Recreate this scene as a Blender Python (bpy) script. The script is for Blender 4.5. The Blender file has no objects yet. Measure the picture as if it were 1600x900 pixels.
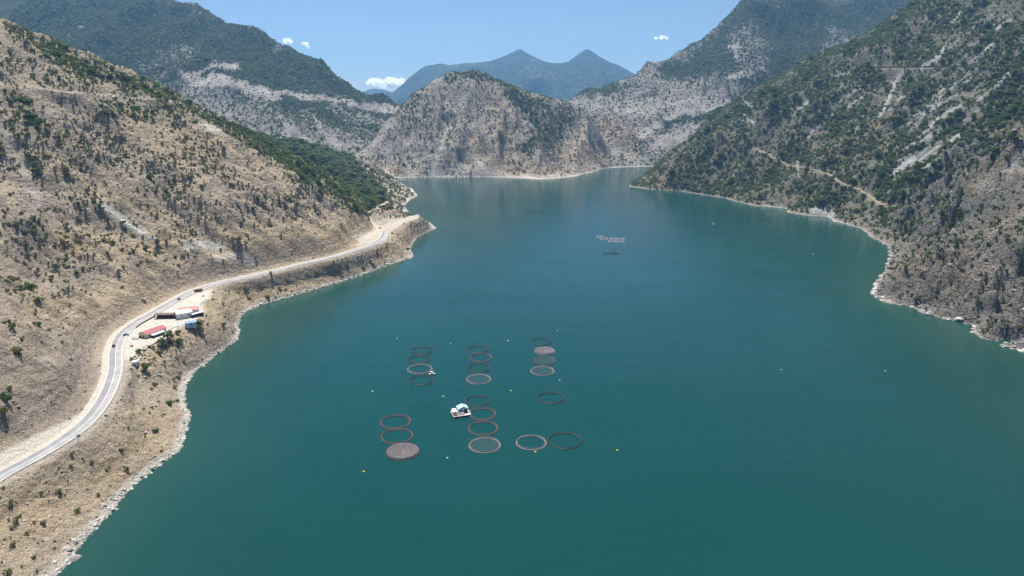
import bpy, math, random
import numpy as np

# ------------------------------------------------------------------ camera, sky, sun, exposure
sc = bpy.context.scene
COL = sc.collection
CAM_H, PITCH, FPX = 200.0, math.radians(15.2), 1067.0
cam_data = bpy.data.cameras.new("camera")
cam = bpy.data.objects.new("camera", cam_data)
COL.objects.link(cam)
cam.location = (0, 0, CAM_H)
cam.rotation_euler = (math.radians(90) - PITCH, 0, 0)
cam_data.sensor_width = 36.0
cam_data.lens = 36.0 * FPX / 1600.0
cam_data.clip_start = 0.5
cam_data.clip_end = 60000
sc.camera = cam

SUN_AZ, SUN_EL = math.radians(-20), math.radians(65.5)      # azimuth from +Y towards +X
world = bpy.data.worlds.new("World"); sc.world = world; world.use_nodes = True
wn = world.node_tree.nodes; wl = world.node_tree.links
bg = wn["Background"]
sky = wn.new("ShaderNodeTexSky"); sky.sky_type = 'NISHITA'; sky.sun_disc = False
sky.sun_elevation = SUN_EL; sky.sun_rotation = SUN_AZ
sky.altitude = 2500; sky.air_density = 1.0; sky.dust_density = 0.0; sky.ozone_density = 2.4
wl.new(sky.outputs[0], bg.inputs[0]); bg.inputs[1].default_value = 0.063
sun_d = bpy.data.lights.new("sun", 'SUN'); sun_d.energy = 5.0; sun_d.angle = math.radians(0.5)
sun_d.color = (1.0, 0.95, 0.87)
sun = bpy.data.objects.new("sun", sun_d); COL.objects.link(sun)
sun.rotation_euler = (math.radians(90) - SUN_EL, 0, -SUN_AZ + math.pi)
sun.location = (0, 0, 800)
vs = sc.view_settings
sc.display_settings.display_device = 'sRGB'
vs.view_transform = 'Standard'; vs.look = 'None'; vs.exposure = 0.76; vs.gamma = 1.0; vs.use_curve_mapping = False

random.seed(7)
RNG = np.random.default_rng(11)

# ------------------------------------------------------------------ survey helpers (photograph pixel -> place)
cp, sp_ = math.cos(PITCH), math.sin(PITCH)
def ray(px, py):
    u = (px - 800) / FPX; v = (450 - py) / FPX
    return np.array([u, cp + v * sp_, -sp_ + v * cp])
def at_z(px, py, z=0.0):
    d = ray(px, py); t = (z - CAM_H) / d[2]
    return np.array([d[0] * t, d[1] * t, z])
def at_y(px, py, Y):
    d = ray(px, py); t = Y / d[1]
    return np.array([d[0] * t, Y, CAM_H + d[2] * t])
def project(x, y, z):
    zz = z - CAM_H
    f = np.maximum(y * cp - zz * sp_, 1.0); up = y * sp_ + zz * cp
    return 800 + FPX * x / f, 450 - FPX * up / f, f

# ------------------------------------------------------------------ noise
_perm = np.random.default_rng(3).permutation(256)
_perm = np.concatenate([_perm, _perm, _perm])
_ga = np.random.default_rng(4).uniform(0, 2 * np.pi, 256)
_gx, _gy = np.cos(_ga), np.sin(_ga)
def perlin(x, y):
    xi = np.floor(x).astype(np.int64); yi = np.floor(y).astype(np.int64)
    xf = x - xi; yf = y - yi
    u = xf * xf * xf * (xf * (xf * 6 - 15) + 10); v = yf * yf * yf * (yf * (yf * 6 - 15) + 10)
    def g(ix, iy, fx, fy):
        h = _perm[_perm[ix & 255] + (iy & 255)]
        return _gx[h] * fx + _gy[h] * fy
    a = g(xi, yi, xf, yf); b = g(xi + 1, yi, xf - 1, yf)
    c = g(xi, yi + 1, xf, yf - 1); d = g(xi + 1, yi + 1, xf - 1, yf - 1)
    return ((a + (b - a) * u) * (1 - v) + (c + (d - c) * u) * v) * 1.5
def fbm(x, y, o=4, gain=0.5, seed=0.0):
    s = 0; a = 1.0; f = 1.0
    for k in range(o):
        s = s + a * perlin(x * f + seed + 17.3 * k, y * f - seed + 9.1 * k); a *= gain; f *= 2.03
    return s
def ridged(x, y, o=4, seed=0.0):
    s = 0; a = 1.0; f = 1.0; w = 1.0
    for k in range(o):
        n = 1 - np.abs(perlin(x * f + seed + 31.7 * k, y * f + seed * 0.7 - 11.9 * k)) * 1.6
        n = np.clip(n, 0, 1) ** 2 * w; s = s + a * n; w = np.clip(n * 1.6, 0.15, 1); a *= 0.5; f *= 2.07
    return s
def sstep(a, b, x):
    t = np.clip((x - a) / (b - a), 0, 1); return t * t * (3 - 2 * t)

# ------------------------------------------------------------------ polyline tools
def seg_dist(x, y, pts, vals=None):
    best = np.full(x.shape, 1e18); bv = np.zeros(x.shape)
    for i in range(len(pts) - 1):
        ax, ay = pts[i][0], pts[i][1]; bx, by = pts[i + 1][0], pts[i + 1][1]
        dx, dy = bx - ax, by - ay; L = dx * dx + dy * dy + 1e-9
        t = np.clip(((x - ax) * dx + (y - ay) * dy) / L, 0, 1)
        d = (x - ax - t * dx) ** 2 + (y - ay - t * dy) ** 2
        m = d < best; best = np.where(m, d, best)
        if vals is not None: bv = np.where(m, vals[i] + (vals[i + 1] - vals[i]) * t, bv)
    return np.sqrt(best), bv
def in_poly(x, y, poly):
    r = np.zeros(x.shape, bool); n = len(poly); j = n - 1
    for i in range(n):
        xi, yi = poly[i][0], poly[i][1]; xj, yj = poly[j][0], poly[j][1]
        c = ((yi > y) != (yj > y)) & (x < (xj - xi) * (y - yi) / (yj - yi + 1e-12) + xi)
        r ^= c; j = i
    return r
def poly_sd(x, y, poly):
    d, _ = seg_dist(x, y, list(poly) + [poly[0]])
    return np.where(in_poly(x, y, poly), -d, d)
def smooth_path(pts, step):
    P = [np.array(p, float) for p in pts]; P = [2 * P[0] - P[1]] + P + [2 * P[-1] - P[-2]]
    out = []
    for i in range(1, len(P) - 2):
        n = max(1, int(np.linalg.norm(P[i + 1] - P[i]) / step))
        for k in range(n):
            t = k / n
            out.append(0.5 * (2 * P[i] + (P[i + 1] - P[i - 1]) * t + (2 * P[i - 1] - 5 * P[i] + 4 * P[i + 1] - P[i + 2]) * t * t
                              + (-P[i - 1] + 3 * P[i] - 3 * P[i + 1] + P[i + 2]) * t ** 3))
    out.append(P[-2]); return np.array(out)

# ------------------------------------------------------------------ materials
class NT:
    def __init__(s, name):
        s.m = bpy.data.materials.new(name); s.m.use_nodes = True
        s.t = s.m.node_tree; s.b = s.t.nodes["Principled BSDF"]; s.out = s.t.nodes["Material Output"]
    def n(s, typ, **kw):
        o = s.t.nodes.new(typ)
        for k, v in kw.items(): setattr(o, k, v)
        return o
    def link(s, a, b): s.t.links.new(a, b)
    def setin(s, sock, v):
        if isinstance(v, bpy.types.NodeSocket): s.link(v, sock)
        elif isinstance(v, (tuple, list)) and len(v) == 3 and sock.type == 'RGBA': sock.default_value = (*v, 1)
        else: sock.default_value = v
    def noise(s, vec, scale, detail=4, rough=0.55, dist=0.0):
        o = s.n("ShaderNodeTexNoise"); s.setin(o.inputs["Vector"], vec); o.inputs["Scale"].default_value = scale
        o.inputs["Detail"].default_value = detail; o.inputs["Roughness"].default_value = rough; o.inputs["Distortion"].default_value = dist
        return o.outputs["Fac"]
    def voro(s, vec, scale, feature='F1', rand=1.0):
        o = s.n("ShaderNodeTexVoronoi", feature=feature); s.setin(o.inputs["Vector"], vec); o.inputs["Scale"].default_value = scale
        o.inputs["Randomness"].default_value = rand
        return o.outputs["Distance"]
    def mix(s, f, a, b, blend='MIX'):
        o = s.n("ShaderNodeMix", data_type='RGBA', blend_type=blend)
        s.setin(o.inputs[0], f); s.setin(o.inputs[6], a); s.setin(o.inputs[7], b); return o.outputs[2]
    def math(s, op, a, b=0.0, clamp=False):
        o = s.n("ShaderNodeMath", operation=op, use_clamp=clamp); s.setin(o.inputs[0], a); s.setin(o.inputs[1], b); return o.outputs[0]
    def map(s, v, a, b, c=0.0, d=1.0):
        o = s.n("ShaderNodeMapRange", interpolation_type='SMOOTHSTEP'); s.setin(o.inputs[0], v)
        for k, q in zip((1, 2, 3, 4), (a, b, c, d)): o.inputs[k].default_value = q
        return o.outputs[0]
    def attr(s, name):
        return s.n("ShaderNodeAttribute", attribute_name=name).outputs["Fac"]
    def pos(s): return s.n("ShaderNodeNewGeometry").outputs["Position"]
    def bump(s, h, strength, dist, normal=None):
        o = s.n("ShaderNodeBump"); s.setin(o.inputs["Height"], h); o.inputs["Strength"].default_value = strength
        o.inputs["Distance"].default_value = dist
        if normal is not None: s.link(normal, o.inputs["Normal"])
        return o.outputs[0]

def plain(name, col, rough=0.6, metal=0.0, var=0.12, scale=1.5, spec=0.4):
    t = NT(name)
    co = t.n("ShaderNodeTexCoord").outputs["Object"]
    f = t.noise(co, scale, 5, 0.6)
    dark = tuple(c * (1 - var * 2) for c in col); lite = tuple(min(1, c * (1 + var)) for c in col)
    t.link(t.mix(t.map(f, 0.3, 0.7), dark, lite), t.b.inputs["Base Color"])
    t.b.inputs["Roughness"].default_value = rough; t.b.inputs["Metallic"].default_value = metal
    t.b.inputs["Specular IOR Level"].default_value = spec
    return t.m

def foliage(name, a, b, c):
    t = NT(name)
    r = t.n("ShaderNodeObjectInfo").outputs["Random"]
    p = t.pos()
    col = t.mix(r, a, b)
    col = t.mix(t.map(t.noise(p, 0.9, 3), 0.42, 0.68), col, c)
    t.link(col, t.b.inputs["Base Color"]); t.b.inputs["Roughness"].default_value = 0.75
    t.b.inputs["Specular IOR Level"].default_value = 0.2
    tr = t.n("ShaderNodeBsdfTranslucent"); t.link(t.mix(1.0, col, (1.15, 1.25, .8), 'MULTIPLY'), tr.inputs[0]); mx = t.n("ShaderNodeMixShader"); mx.inputs[0].default_value = .42
    t.link(t.b.outputs[0], mx.inputs[1]); t.link(tr.outputs[0], mx.inputs[2]); t.link(mx.outputs[0], t.out.inputs["Surface"])
    return t.m

def terrain_mat(name, soil_a, soil_b, rock, pale, ochre, green, dark, S=1.0, bump=1.0, speckle=None, shore=True, streak=(1, 1, 1), band=1.6, strata=.8):
    """dry mountainside: soil and stone mottling, steep faces as rock, bleached drawdown band at the waterline"""
    t = NT(name); p = t.pos()
    mp = t.n("ShaderNodeMapping"); t.link(p, mp.inputs[0]); mp.inputs["Scale"].default_value = streak
    pv = mp.outputs[0]
    n1 = t.noise(pv, 0.012 / S, 5, 0.6, 0.6); n2 = t.noise(pv, 0.06 / S, 6, 0.65, 0.4); n3 = t.noise(p, 0.33 / S, 6, 0.7)
    v1 = t.voro(p, 0.22 / S); v2 = t.voro(p, 0.75 / S)
    col = t.mix(t.map(n1, 0.34, 0.66), soil_a, soil_b)
    col = t.mix(t.math('MULTIPLY', t.map(n2, 0.48, 0.66), 0.75), col, rock)
    nz = t.n("ShaderNodeSeparateXYZ"); t.link(t.n("ShaderNodeNewGeometry").outputs["Normal"], nz.inputs[0])
    nz_out = nz.outputs[2]; steep = t.map(nz_out, 0.78, 0.60)
    col = t.mix(t.math('MULTIPLY', steep, 0.6), col, rock)
    o = t.math('MULTIPLY', t.attr("m_ochre"), t.map(t.math('ADD', n2, t.math('MULTIPLY', n3, 0.4)), 0.5, 0.8)); col = t.mix(o, col, ochre)
    g = t.math('MULTIPLY', t.attr("m_green"), t.map(t.math('ADD', n3, t.math('MULTIPLY', n2, 0.7)), 0.62, 0.98)); col = t.mix(g, col, green)
    d = t.math('MULTIPLY', t.attr("m_dark"), t.map(n3, 0.3, 0.6)); col = t.mix(d, col, dark)
    # loose stones and grit
    tf = t.map(t.noise(p, 0.42 / S, 5, 0.75), 0.50, 0.66); col = t.mix(t.math('MULTIPLY', tf, t.map(n2, 0.35, 0.6, 0.25, 0.75)), col, tuple(0.55 * c for c in soil_b))
    lt = t.map(t.noise(pv, 0.10 / S, 6, 0.72), 0.56, 0.72); col = t.mix(t.math('MULTIPLY', lt, 0.5), col, tuple(min(.62, 1.3 * c) for c in soil_a))
    col = t.mix(t.math('MULTIPLY', t.attr("m_crag"), t.map(n2, .38, .6, .25, .9)), col, tuple(.5 * (c + sum(rock) / 3) for c in rock))
    w = t.math('MULTIPLY', t.attr("m_pale"), t.map(n3, 0.15, 0.45)); col = t.mix(w, col, pale)
    ck = t.n("ShaderNodeTexVoronoi", feature='DISTANCE_TO_EDGE'); wv = t.n("ShaderNodeVectorMath", operation='ADD'); t.link(p, wv.inputs[0])
    wn_ = t.n("ShaderNodeTexNoise"); t.link(p, wn_.inputs["Vector"]); wn_.inputs["Scale"].default_value = .12 / S; wsc = t.n("ShaderNodeVectorMath", operation='SCALE'); t.link(wn_.outputs["Color"], wsc.inputs[0]); wsc.inputs["Scale"].default_value = 9.0 * S
    t.link(wsc.outputs[0], wv.inputs[1]); t.link(wv.outputs[0], ck.inputs["Vector"]); ck.inputs["Scale"].default_value = .16 / S
    crk = t.map(ck.outputs["Distance"], 0.13, 0.0); crm = t.math('MULTIPLY', crk, t.math('MULTIPLY', t.attr("m_crag"), t.map(n2, .4, .62, 0.05, .7))); col = t.mix(crm, col, tuple(.35 * c for c in rock))
    ms = t.n("ShaderNodeMapping"); t.link(wv.outputs[0], ms.inputs[0]); ms.inputs["Scale"].default_value = (.02 / S, .02 / S, .42 / S); ms.inputs["Rotation"].default_value = (.22, .12, 0)
    sb = t.map(t.noise(ms.outputs[0], 1.0, 4, .6), .34, .66, .66, 1.22); sbc = t.n("ShaderNodeCombineColor")
    for k in range(3): t.link(sb, sbc.inputs[k])
    col = t.mix(t.math('MULTIPLY', t.map(nz_out, 0.93, 0.70), strata), col, sbc.outputs[0], 'MULTIPLY')
    st = t.map(t.noise(p, 1.3 / S, 4, 0.75), 0.34, 0.68, 0.55, 1.32)
    stc = t.n("ShaderNodeCombineColor")
    for k in range(3): t.link(st, stc.inputs[k])
    col = t.mix(0.85, col, stc.outputs[0], 'MULTIPLY')
    if speckle is not None:                                    # far bushes too small to model
        sv = t.voro(p, speckle[0]); den = t.noise(pv, speckle[0] * 0.09, 5, 0.65)
        thr = t.math('SUBTRACT', den, sv)
        thr = t.math('ADD', thr, t.math('MULTIPLY', t.attr("m_green"), speckle[2]))
        thr = t.math('SUBTRACT', thr, t.math('MULTIPLY', t.attr("m_pale"), 0.9))
        col = t.mix(t.map(thr, speckle[1], speckle[1] + 0.16), col, speckle[3])
    if shore:
        z = t.n("ShaderNodeSeparateXYZ"); t.link(p, z.inputs[0])
        hz = t.math('ADD', z.outputs[2], t.math('MULTIPLY', n3, -4.2))
        col = t.mix(t.map(hz, band, band - 2.3), col, (0.56, 0.52, 0.45))
        wet = t.map(z.outputs[2], 0.55, 0.1); col = t.mix(t.math('MULTIPLY', wet, 0.7), col, (0.16, 0.16, 0.12))
    t.link(col, t.b.inputs["Base Color"]); t.b.inputs["Roughness"].default_value = 0.95
    t.b.inputs["Specular IOR Level"].default_value = 0.1
    h = t.math('ADD', t.math('MULTIPLY', n3, 1.0), t.math('MULTIPLY', v1, -0.45))
    h = t.math('ADD', h, t.math('MULTIPLY', v2, -0.18))
    h = t.math('SUBTRACT', h, t.math('MULTIPLY', crm, 1.2))
    nb = t.bump(h, 1.0, 3.6 * bump * S)
    nb = t.bump(t.noise(p, 1.7 / S, 4, 0.7), 0.7, 0.6 * bump * S, nb)
    t.link(nb, t.b.inputs["Normal"])
    return t.m

# ------------------------------------------------------------------ object helpers
def link(name, me, parent=None):
    o = bpy.data.objects.new(name, me); COL.objects.link(o)
    if parent is not None: o.parent = parent
    return o
def tag(o, label=None, cat=None, group=None, kind=None):
    if label: o["label"] = label
    if cat: o["category"] = cat
    if group: o["group"] = group
    if kind: o["kind"] = kind
    return o
def empty(name, loc, rz=0.0, s=1.0):
    o = bpy.data.objects.new(name, None); COL.objects.link(o); o.location = loc; o.rotation_euler = (0, 0, rz); o.scale = (s, s, s)
    o.empty_display_size = 1.0
    return o
def mesh_np(name, V, F, mats, smooth=False, mi=None):
    """V (n,3), F (m,k) with one k"""
    V = np.asarray(V, np.float32); F = np.asarray(F, np.int32)
    me = bpy.data.meshes.new(name); k = F.shape[1]
    me.vertices.add(len(V)); me.vertices.foreach_set("co", V.ravel())
    me.loops.add(F.size); me.loops.foreach_set("vertex_index", F.ravel())
    me.polygons.add(len(F)); me.polygons.foreach_set("loop_start", np.arange(0, F.size, k, dtype=np.int32))
    me.polygons.foreach_set("use_smooth", np.full(len(F), smooth))
    for m in mats: me.materials.append(m)
    if mi is not None: me.polygons.foreach_set("material_index", np.asarray(mi, np.int32))
    me.update(calc_edges=True); me.validate()
    return me

class MB:
    def __init__(s): s.v = []; s.f = []; s.m = []
    def add(s, V, F, m=0):
        o = len(s.v); s.v += [tuple(map(float, q)) for q in V]; s.f += [tuple(i + o for i in f) for f in F]; s.m += [m] * len(F)
    def box(s, c, d, rz=0.0, m=0, taper=1.0):
        ca, sa = math.cos(rz), math.sin(rz); V = []
        for z, tp in ((-.5, 1.0), (.5, taper)):
            for x, y in ((-.5, -.5), (.5, -.5), (.5, .5), (-.5, .5)):
                X, Y = x * d[0] * tp, y * d[1] * tp
                V.append((c[0] + X * ca - Y * sa, c[1] + X * sa + Y * ca, c[2] + z * d[2]))
        s.add(V, [(3, 2, 1, 0), (4, 5, 6, 7), (0, 1, 5, 4), (1, 2, 6, 5), (2, 3, 7, 6), (3, 0, 4, 7)], m)
    def tube(s, pts, r, n=6, m=0, closed=False, r2=None):
        P = [np.array(p, float) for p in pts]; N = len(P); V = []
        for i, p in enumerate(P):
            a = P[(i - 1) % N] if (closed or i > 0) else P[i]; b = P[(i + 1) % N] if (closed or i < N - 1) else P[i]
            d = b - a; d /= (np.linalg.norm(d) + 1e-9)
            up = np.array([0, 0, 1.]) if abs(d[2]) < 0.9 else np.array([1., 0, 0])
            x = np.cross(d, up); x /= np.linalg.norm(x); y = np.cross(x, d)
            rr = r if r2 is None else r + (r2 - r) * i / max(1, N - 1)
            for k in range(n):
                t = 2 * math.pi * k / n; V.append(p + x * rr * math.cos(t) + y * rr * math.sin(t))
        F = []
        for i in range(N if closed else N - 1):
            j = (i + 1) % N
            for k in range(n): F.append((i * n + k, i * n + (k + 1) % n, j * n + (k + 1) % n, j * n + k))
        if not closed: F += [tuple(range(n - 1, -1, -1)), tuple((N - 1) * n + k for k in range(n))]
        s.add(V, F, m)
    def ring(s, R, r, z, seg=48, n=6, m=0, cx=0, cy=0, wob=0.0, ph=0.0):
        s.tube([(cx + (R + wob * math.sin(3 * t + ph)) * math.cos(t), cy + (R + wob * math.sin(2 * t + ph)) * math.sin(t), z)
                for t in (2 * math.pi * k / seg for k in range(seg))], r, n, m, True)
    def prism(s, prof, y0, y1, m=0):
        """profile in XZ extruded along Y"""
        n = len(prof); V = [(x, y0, z) for x, z in prof] + [(x, y1, z) for x, z in prof]
        F = [tuple(range(n)), tuple(range(2 * n - 1, n - 1, -1))] + [(i, (i + 1) % n, n + (i + 1) % n, n + i)[::-1] for i in range(n)]
        s.add(V, F, m)
    def build(s, name, mats, parent=None, smooth=False):
        me = bpy.data.meshes.new(name); me.from_pydata(s.v, [], s.f)
        mats = mats if isinstance(mats, list) else [mats]
        for m in mats: me.materials.append(m)
        me.polygons.foreach_set("material_index", s.m)
        if smooth: me.polygons.foreach_set("use_smooth", [True] * len(s.f))
        me.update(); return link(name, me, parent)

# ------------------------------------------------------------------ terrain machinery
class Hill:
    def __init__(s, xs, ys, ctrl, smooth=0.0):
        s.xs, s.ys = np.asarray(xs, float), np.asarray(ys, float)
        s.X, s.Y = np.meshgrid(s.xs, s.ys)
        C = np.array(ctrl, float); P = C[:, :2] / 1000.0; n = len(P)
        A = np.zeros((n + 3, n + 3)); r = np.sqrt(((P[:, None] - P[None]) ** 2).sum(-1))
        A[:n, :n] = -r; A[:n, :n] -= np.eye(n) * smooth
        A[:n, n] = 1; A[:n, n + 1:] = P; A[n, :n] = 1; A[n + 1:, :n] = P.T
        w = np.linalg.solve(A, np.concatenate([C[:, 2], [0, 0, 0]]))
        Z = w[n] + w[n + 1] * s.X / 1000 + w[n + 2] * s.Y / 1000
        for i in range(n): Z = Z - w[i] * np.sqrt((s.X / 1000 - P[i, 0]) ** 2 + (s.Y / 1000 - P[i, 1]) ** 2)
        s.Z = Z; s.M = {k: np.zeros_like(Z) for k in ("m_green", "m_ochre", "m_pale", "m_dark", "m_crag")}
        s.nosow = np.zeros_like(Z)
    def blur(s, k=1):
        for _ in range(k):
            Z = np.pad(s.Z, 1, mode='edge')
            s.Z = (Z[1:-1, 1:-1] * 4 + Z[:-2, 1:-1] + Z[2:, 1:-1] + Z[1:-1, :-2] + Z[1:-1, 2:]) / 8
    def samp(s, x, y, A=None):
        A = s.Z if A is None else A
        x = np.asarray(x, float); y = np.asarray(y, float)
        i = np.clip(np.searchsorted(s.xs, x) - 1, 0, len(s.xs) - 2); j = np.clip(np.searchsorted(s.ys, y) - 1, 0, len(s.ys) - 2)
        u = np.clip((x - s.xs[i]) / (s.xs[i + 1] - s.xs[i]), 0, 1); v = np.clip((y - s.ys[j]) / (s.ys[j + 1] - s.ys[j]), 0, 1)
        return (A[j, i] * (1 - u) + A[j, i + 1] * u) * (1 - v) + (A[j + 1, i] * (1 - u) + A[j + 1, i + 1] * u) * v
    def hit(s, px, py, y0=None, y1=None):
        d = ray(px, py); Y = np.linspace(y0 or s.ys[0], y1 or s.ys[-1], 3000); t = Y / d[1]
        x = d[0] * t; z = CAM_H + d[2] * t
        ok = (x > s.xs[0]) & (x < s.xs[-1]); b = np.where(ok & (s.samp(x, Y) > z))[0]
        k = b[0] if len(b) else len(Y) - 1
        return np.array([x[k], Y[k], float(s.samp(x[k], Y[k]))])
    def carve(s, path, flat, blend, drop=0.15, mask=None, val=1.0, low=None):
        d, zz = seg_dist(s.X, s.Y, path, [p[2] - drop for p in path])
        w = 1 - sstep(flat, blend, d)
        if low is not None: w = np.where(low, 1 - sstep(flat, flat + 6, d), w)
        s.Z = s.Z * (1 - w) + zz * w
        s.nosow = np.maximum(s.nosow, 1 - sstep(flat, flat + 3, d))
        if mask: s.M[mask] = np.maximum(s.M[mask], val * (1 - sstep(flat, flat + 3, d)))
    def level(s, poly, z, blend, mask=None, val=1.0):
        d = poly_sd(s.X, s.Y, poly); w = 1 - sstep(0, blend, d); s.Z = s.Z * (1 - w) + z * w
        s.nosow = np.maximum(s.nosow, (d < 2) * 1.0)
        if mask: s.M[mask] = np.maximum(s.M[mask], val * (1 - sstep(-1, 3, d)))
    def screen(s, warp=6.0, wl=40.0):
        PX, PY, f = project(s.X, s.Y, s.Z)
        k = warp / 1.0
        return PX + k * fbm(s.X / wl, s.Y / wl, 3, seed=5.5), PY + k * fbm(s.X / wl, s.Y / wl, 3, seed=8.5)
    def paint(s, ch, pts, w, val=1.0, soft=0.5, warp=5.0, wl=40.0, sow=None, op='max'):
        """stain, scar, bare strip or painted-in shade along a line surveyed from the photograph; it lives on the ground"""
        if not hasattr(s, '_scr') or s._scr[0] != (warp, wl): s._scr = ((warp, wl), s.screen(warp, wl))
        PX, PY = s._scr[1]
        d, ww = seg_dist(PX, PY, pts if len(pts) > 1 else [pts[0], (pts[0][0] + .1, pts[0][1])])
        m = 1 - sstep(w * (1 - soft), w * (1 + soft), d)
        if op == 'max': s.M[ch] = np.maximum(s.M[ch], m * val)
        else: s.M[ch] = s.M[ch] * (1 - m * val)
        if sow: s.nosow = np.maximum(s.nosow, m * sow)
    def build(s, name, mat, label):
        ny, nx = s.Z.shape
        V = np.stack([s.X, s.Y, s.Z], -1).reshape(-1, 3)
        i = np.arange(ny - 1)[:, None] * nx + np.arange(nx - 1)[None]
        F = np.stack([i, i + 1, i + nx + 1, i + nx], -1).reshape(-1, 4)
        keep = (s.Z.reshape(-1)[F] > -14).any(1); F = F[keep]
        me = mesh_np(name, V, F, [mat], smooth=True)
        if len(me.vertices) == len(V):
            for k, a in s.M.items():
                me.attributes.new(k, 'FLOAT', 'POINT').data.foreach_set("value", np.clip(a, 0, 1).astype(np.float32).ravel())
        o = link(name, me); return tag(o, label, None, None, 'structure')

def grow(a, b, d0, d1):
    out = [a]; 
    while out[-1] < b: out.append(out[-1] + d0 + (d1 - d0) * (out[-1] - a) / (b - a))
    return np.array(out)

# ================================================================== THE LAND
def clear_lake(h, poly, depth=1.2):
    d = poly_sd(h.X, h.Y, [p[:2] for p in poly]); h.Z = np.where(d > 0, np.minimum(h.Z, -np.minimum(d, 8) * .25 - .05), h.Z)
# ---- left hillside -------------------------------------------------
shoreL = [(-120, 1130), (-20, 1020), (40, 955), (90, 900), (118, 868), (150, 826), (180, 796), (190, 778), (215, 755), (250, 728), (284, 703), (290, 682),
          (299, 648), (290, 618), (300, 590), (330, 560), (372, 530), (376, 515), (372, 497), (392, 484), (420, 473), (460, 462),
          (500, 450), (540, 438), (575, 427), (610, 413), (646, 402), (640, 386), (650, 371), (682, 356), (668, 346), (642, 335),
          (629, 322), (640, 312), (653, 305), (645, 295), (630, 288), (618, 280), (612, 278)]
SL = np.array([at_z(*p) for p in shoreL])
roadL = [(-160, 862, 26), (-60, 786, 26), (0, 744, 26), (50, 717, 26), (95, 690, 26), (130, 664, 26), (155, 636, 26), (172, 605, 25.5), (180, 575, 25),
         (181, 548, 25), (190, 524, 25), (212, 505, 25), (240, 489, 25), (268, 473, 25), (300, 456, 25), (340, 443, 25), (380, 434, 25),
         (430, 423, 25), (480, 411, 25), (520, 402, 25), (555, 391.5, 25), (580, 383, 25), (597, 373, 25), (602, 362, 25)]
RL = smooth_path([at_z(*p) for p in roadL], 5.0)
def xroad(y): return np.interp(y, RL[:, 1], RL[:, 0])
def slope_hit(px, py, k, xf, z0, sgn):
    d = ray(px, py); t = np.linspace(200, 3500, 8000); x = d[0] * t; y = d[1] * t; z = CAM_H + d[2] * t
    s = z0 + k * sgn * (x - xf(y)); b = np.where(s > z)[0]
    i = b[0] if len(b) else -1
    return np.array([x[i], y[i], z[i]])
C = [*SL]
for i in range(0, len(SL) - 1):
    a, b = SL[max(0, i - 1)], SL[i + 1]; t = b - a; t /= np.linalg.norm(t); n = np.array([t[1], -t[0], 0])
    if 3 < i < 30: C.append(SL[i] + n * 22 + np.array([0, 0, -15]))
C += [p for p in RL[::6]]
for px, py in [(-400, 300), (-400, 600), (-400, 900), (-200, 100), (-200, 300), (-200, 500), (-200, 700), (10, 120), (10, 250), (10, 400), (10, 540), (0, 650),
               (110, 200), (110, 330), (110, 450), (100, 560), (220, 240), (210, 330), (190, 420), (150, 500), (320, 270), (310, 350), (290, 410), (420, 300), (420, 370), (500, 340), (520, 370)]:
    C.append(slope_hit(px, py, 0.72, xroad, 26, -1))
crest = [(-300, -90, 820), (-120, -30, 850), (0, 22, 880), (60, 52, 890), (130, 84, 920), (200, 113, 950), (270, 148, 980), (330, 177, 1010), (390, 208, 1045),
         (450, 238, 1080), (500, 268, 1105), (545, 303, 1125), (570, 332, 1120)]
for px, py, Y in crest:
    p = at_y(px, py, Y); C.append(p)
    q = at_y(px, py, Y); b = np.array([p[0] * 1.12, Y + 130]); C.append((b[0], b[1], max(12, p[2] - 60)))
    C.append((p[0] * 1.35, Y + 380, max(30, p[2] * 0.45)))
for px, py, Y in [(440, 214, 1800), (470, 224, 1850), (500, 234, 1900), (560, 251, 1900), (590, 264, 1880), (520, 262, 1500), (560, 288, 1450), (592, 300, 1480), (470, 238, 1500), (612, 296, 1560), (625, 300, 1500)]:
    C.append(at_y(px, py, Y))
for px, py, z in [(590, 336, 24), (605, 326, 20), (616, 336, 22), (585, 318, 25), (600, 309, 19), (618, 312, 11), (610, 291, 14), (626, 298, 11), (638, 303, 7), (600, 284, 14), (640, 345, 18), (660, 352, 9), (630, 362, 20)]: C.append(at_z(px, py, z))
for x, y, z in [(-700, 2000, 60), (-500, 2050, 20), (-900, 1700, 120), (-1100, 1300, 240), (-60, 1000, -16), (-40, 700, -16), (-60, 400, -16), (-30, 150, -18), (-20, 1300, -18), (-150, 1600, -18), (-200, 1900, -18), (-300, 2050, -16)]:
    C.append((x, y, z))
Lh = Hill(np.arange(-1150, -20, 3.2), grow(130, 2050, 2.2, 6.0), C)
Lh.blur(2)
dS, _ = seg_dist(Lh.X, Lh.Y, SL); dR, _ = seg_dist(Lh.X, Lh.Y, RL)
up = (Lh.X < xroad(Lh.Y)) & (Lh.Y < 1100)
amp = sstep(0, 60, dS) * np.where(up, sstep(6, 90, dR), np.where(Lh.Y > 1080, .8, .4) * sstep(4, 30, dR) * sstep(2, 20, dS))
gul = ridged(Lh.Y / 95 + 0.25 * Lh.X / 95, Lh.X / 330, 5, 2.0)
Lh.Z += amp * (7 * (gul - 0.9) + 5 * fbm(Lh.X / 60, Lh.Y / 60, 5, 0.55, 3.0)) + (0.4 + amp) * 1.1 * fbm(Lh.X / 11, Lh.Y / 11, 3, 0.6, 1.0)
cutm = sstep(14, 34, dR) * (1 - sstep(80, 150, dR)) * up * (Lh.Y > 300)
Lh.Z += cutm * (6.0 * (ridged(Lh.Y / 30 + .15 * fbm(Lh.X / 40, Lh.Y / 40, 2), Lh.X / 120, 4, 8.0) - .8) + 1.5 * np.round(1.5 * fbm(Lh.X / 40, Lh.Y / 60, 2, seed=5.)))
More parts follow.
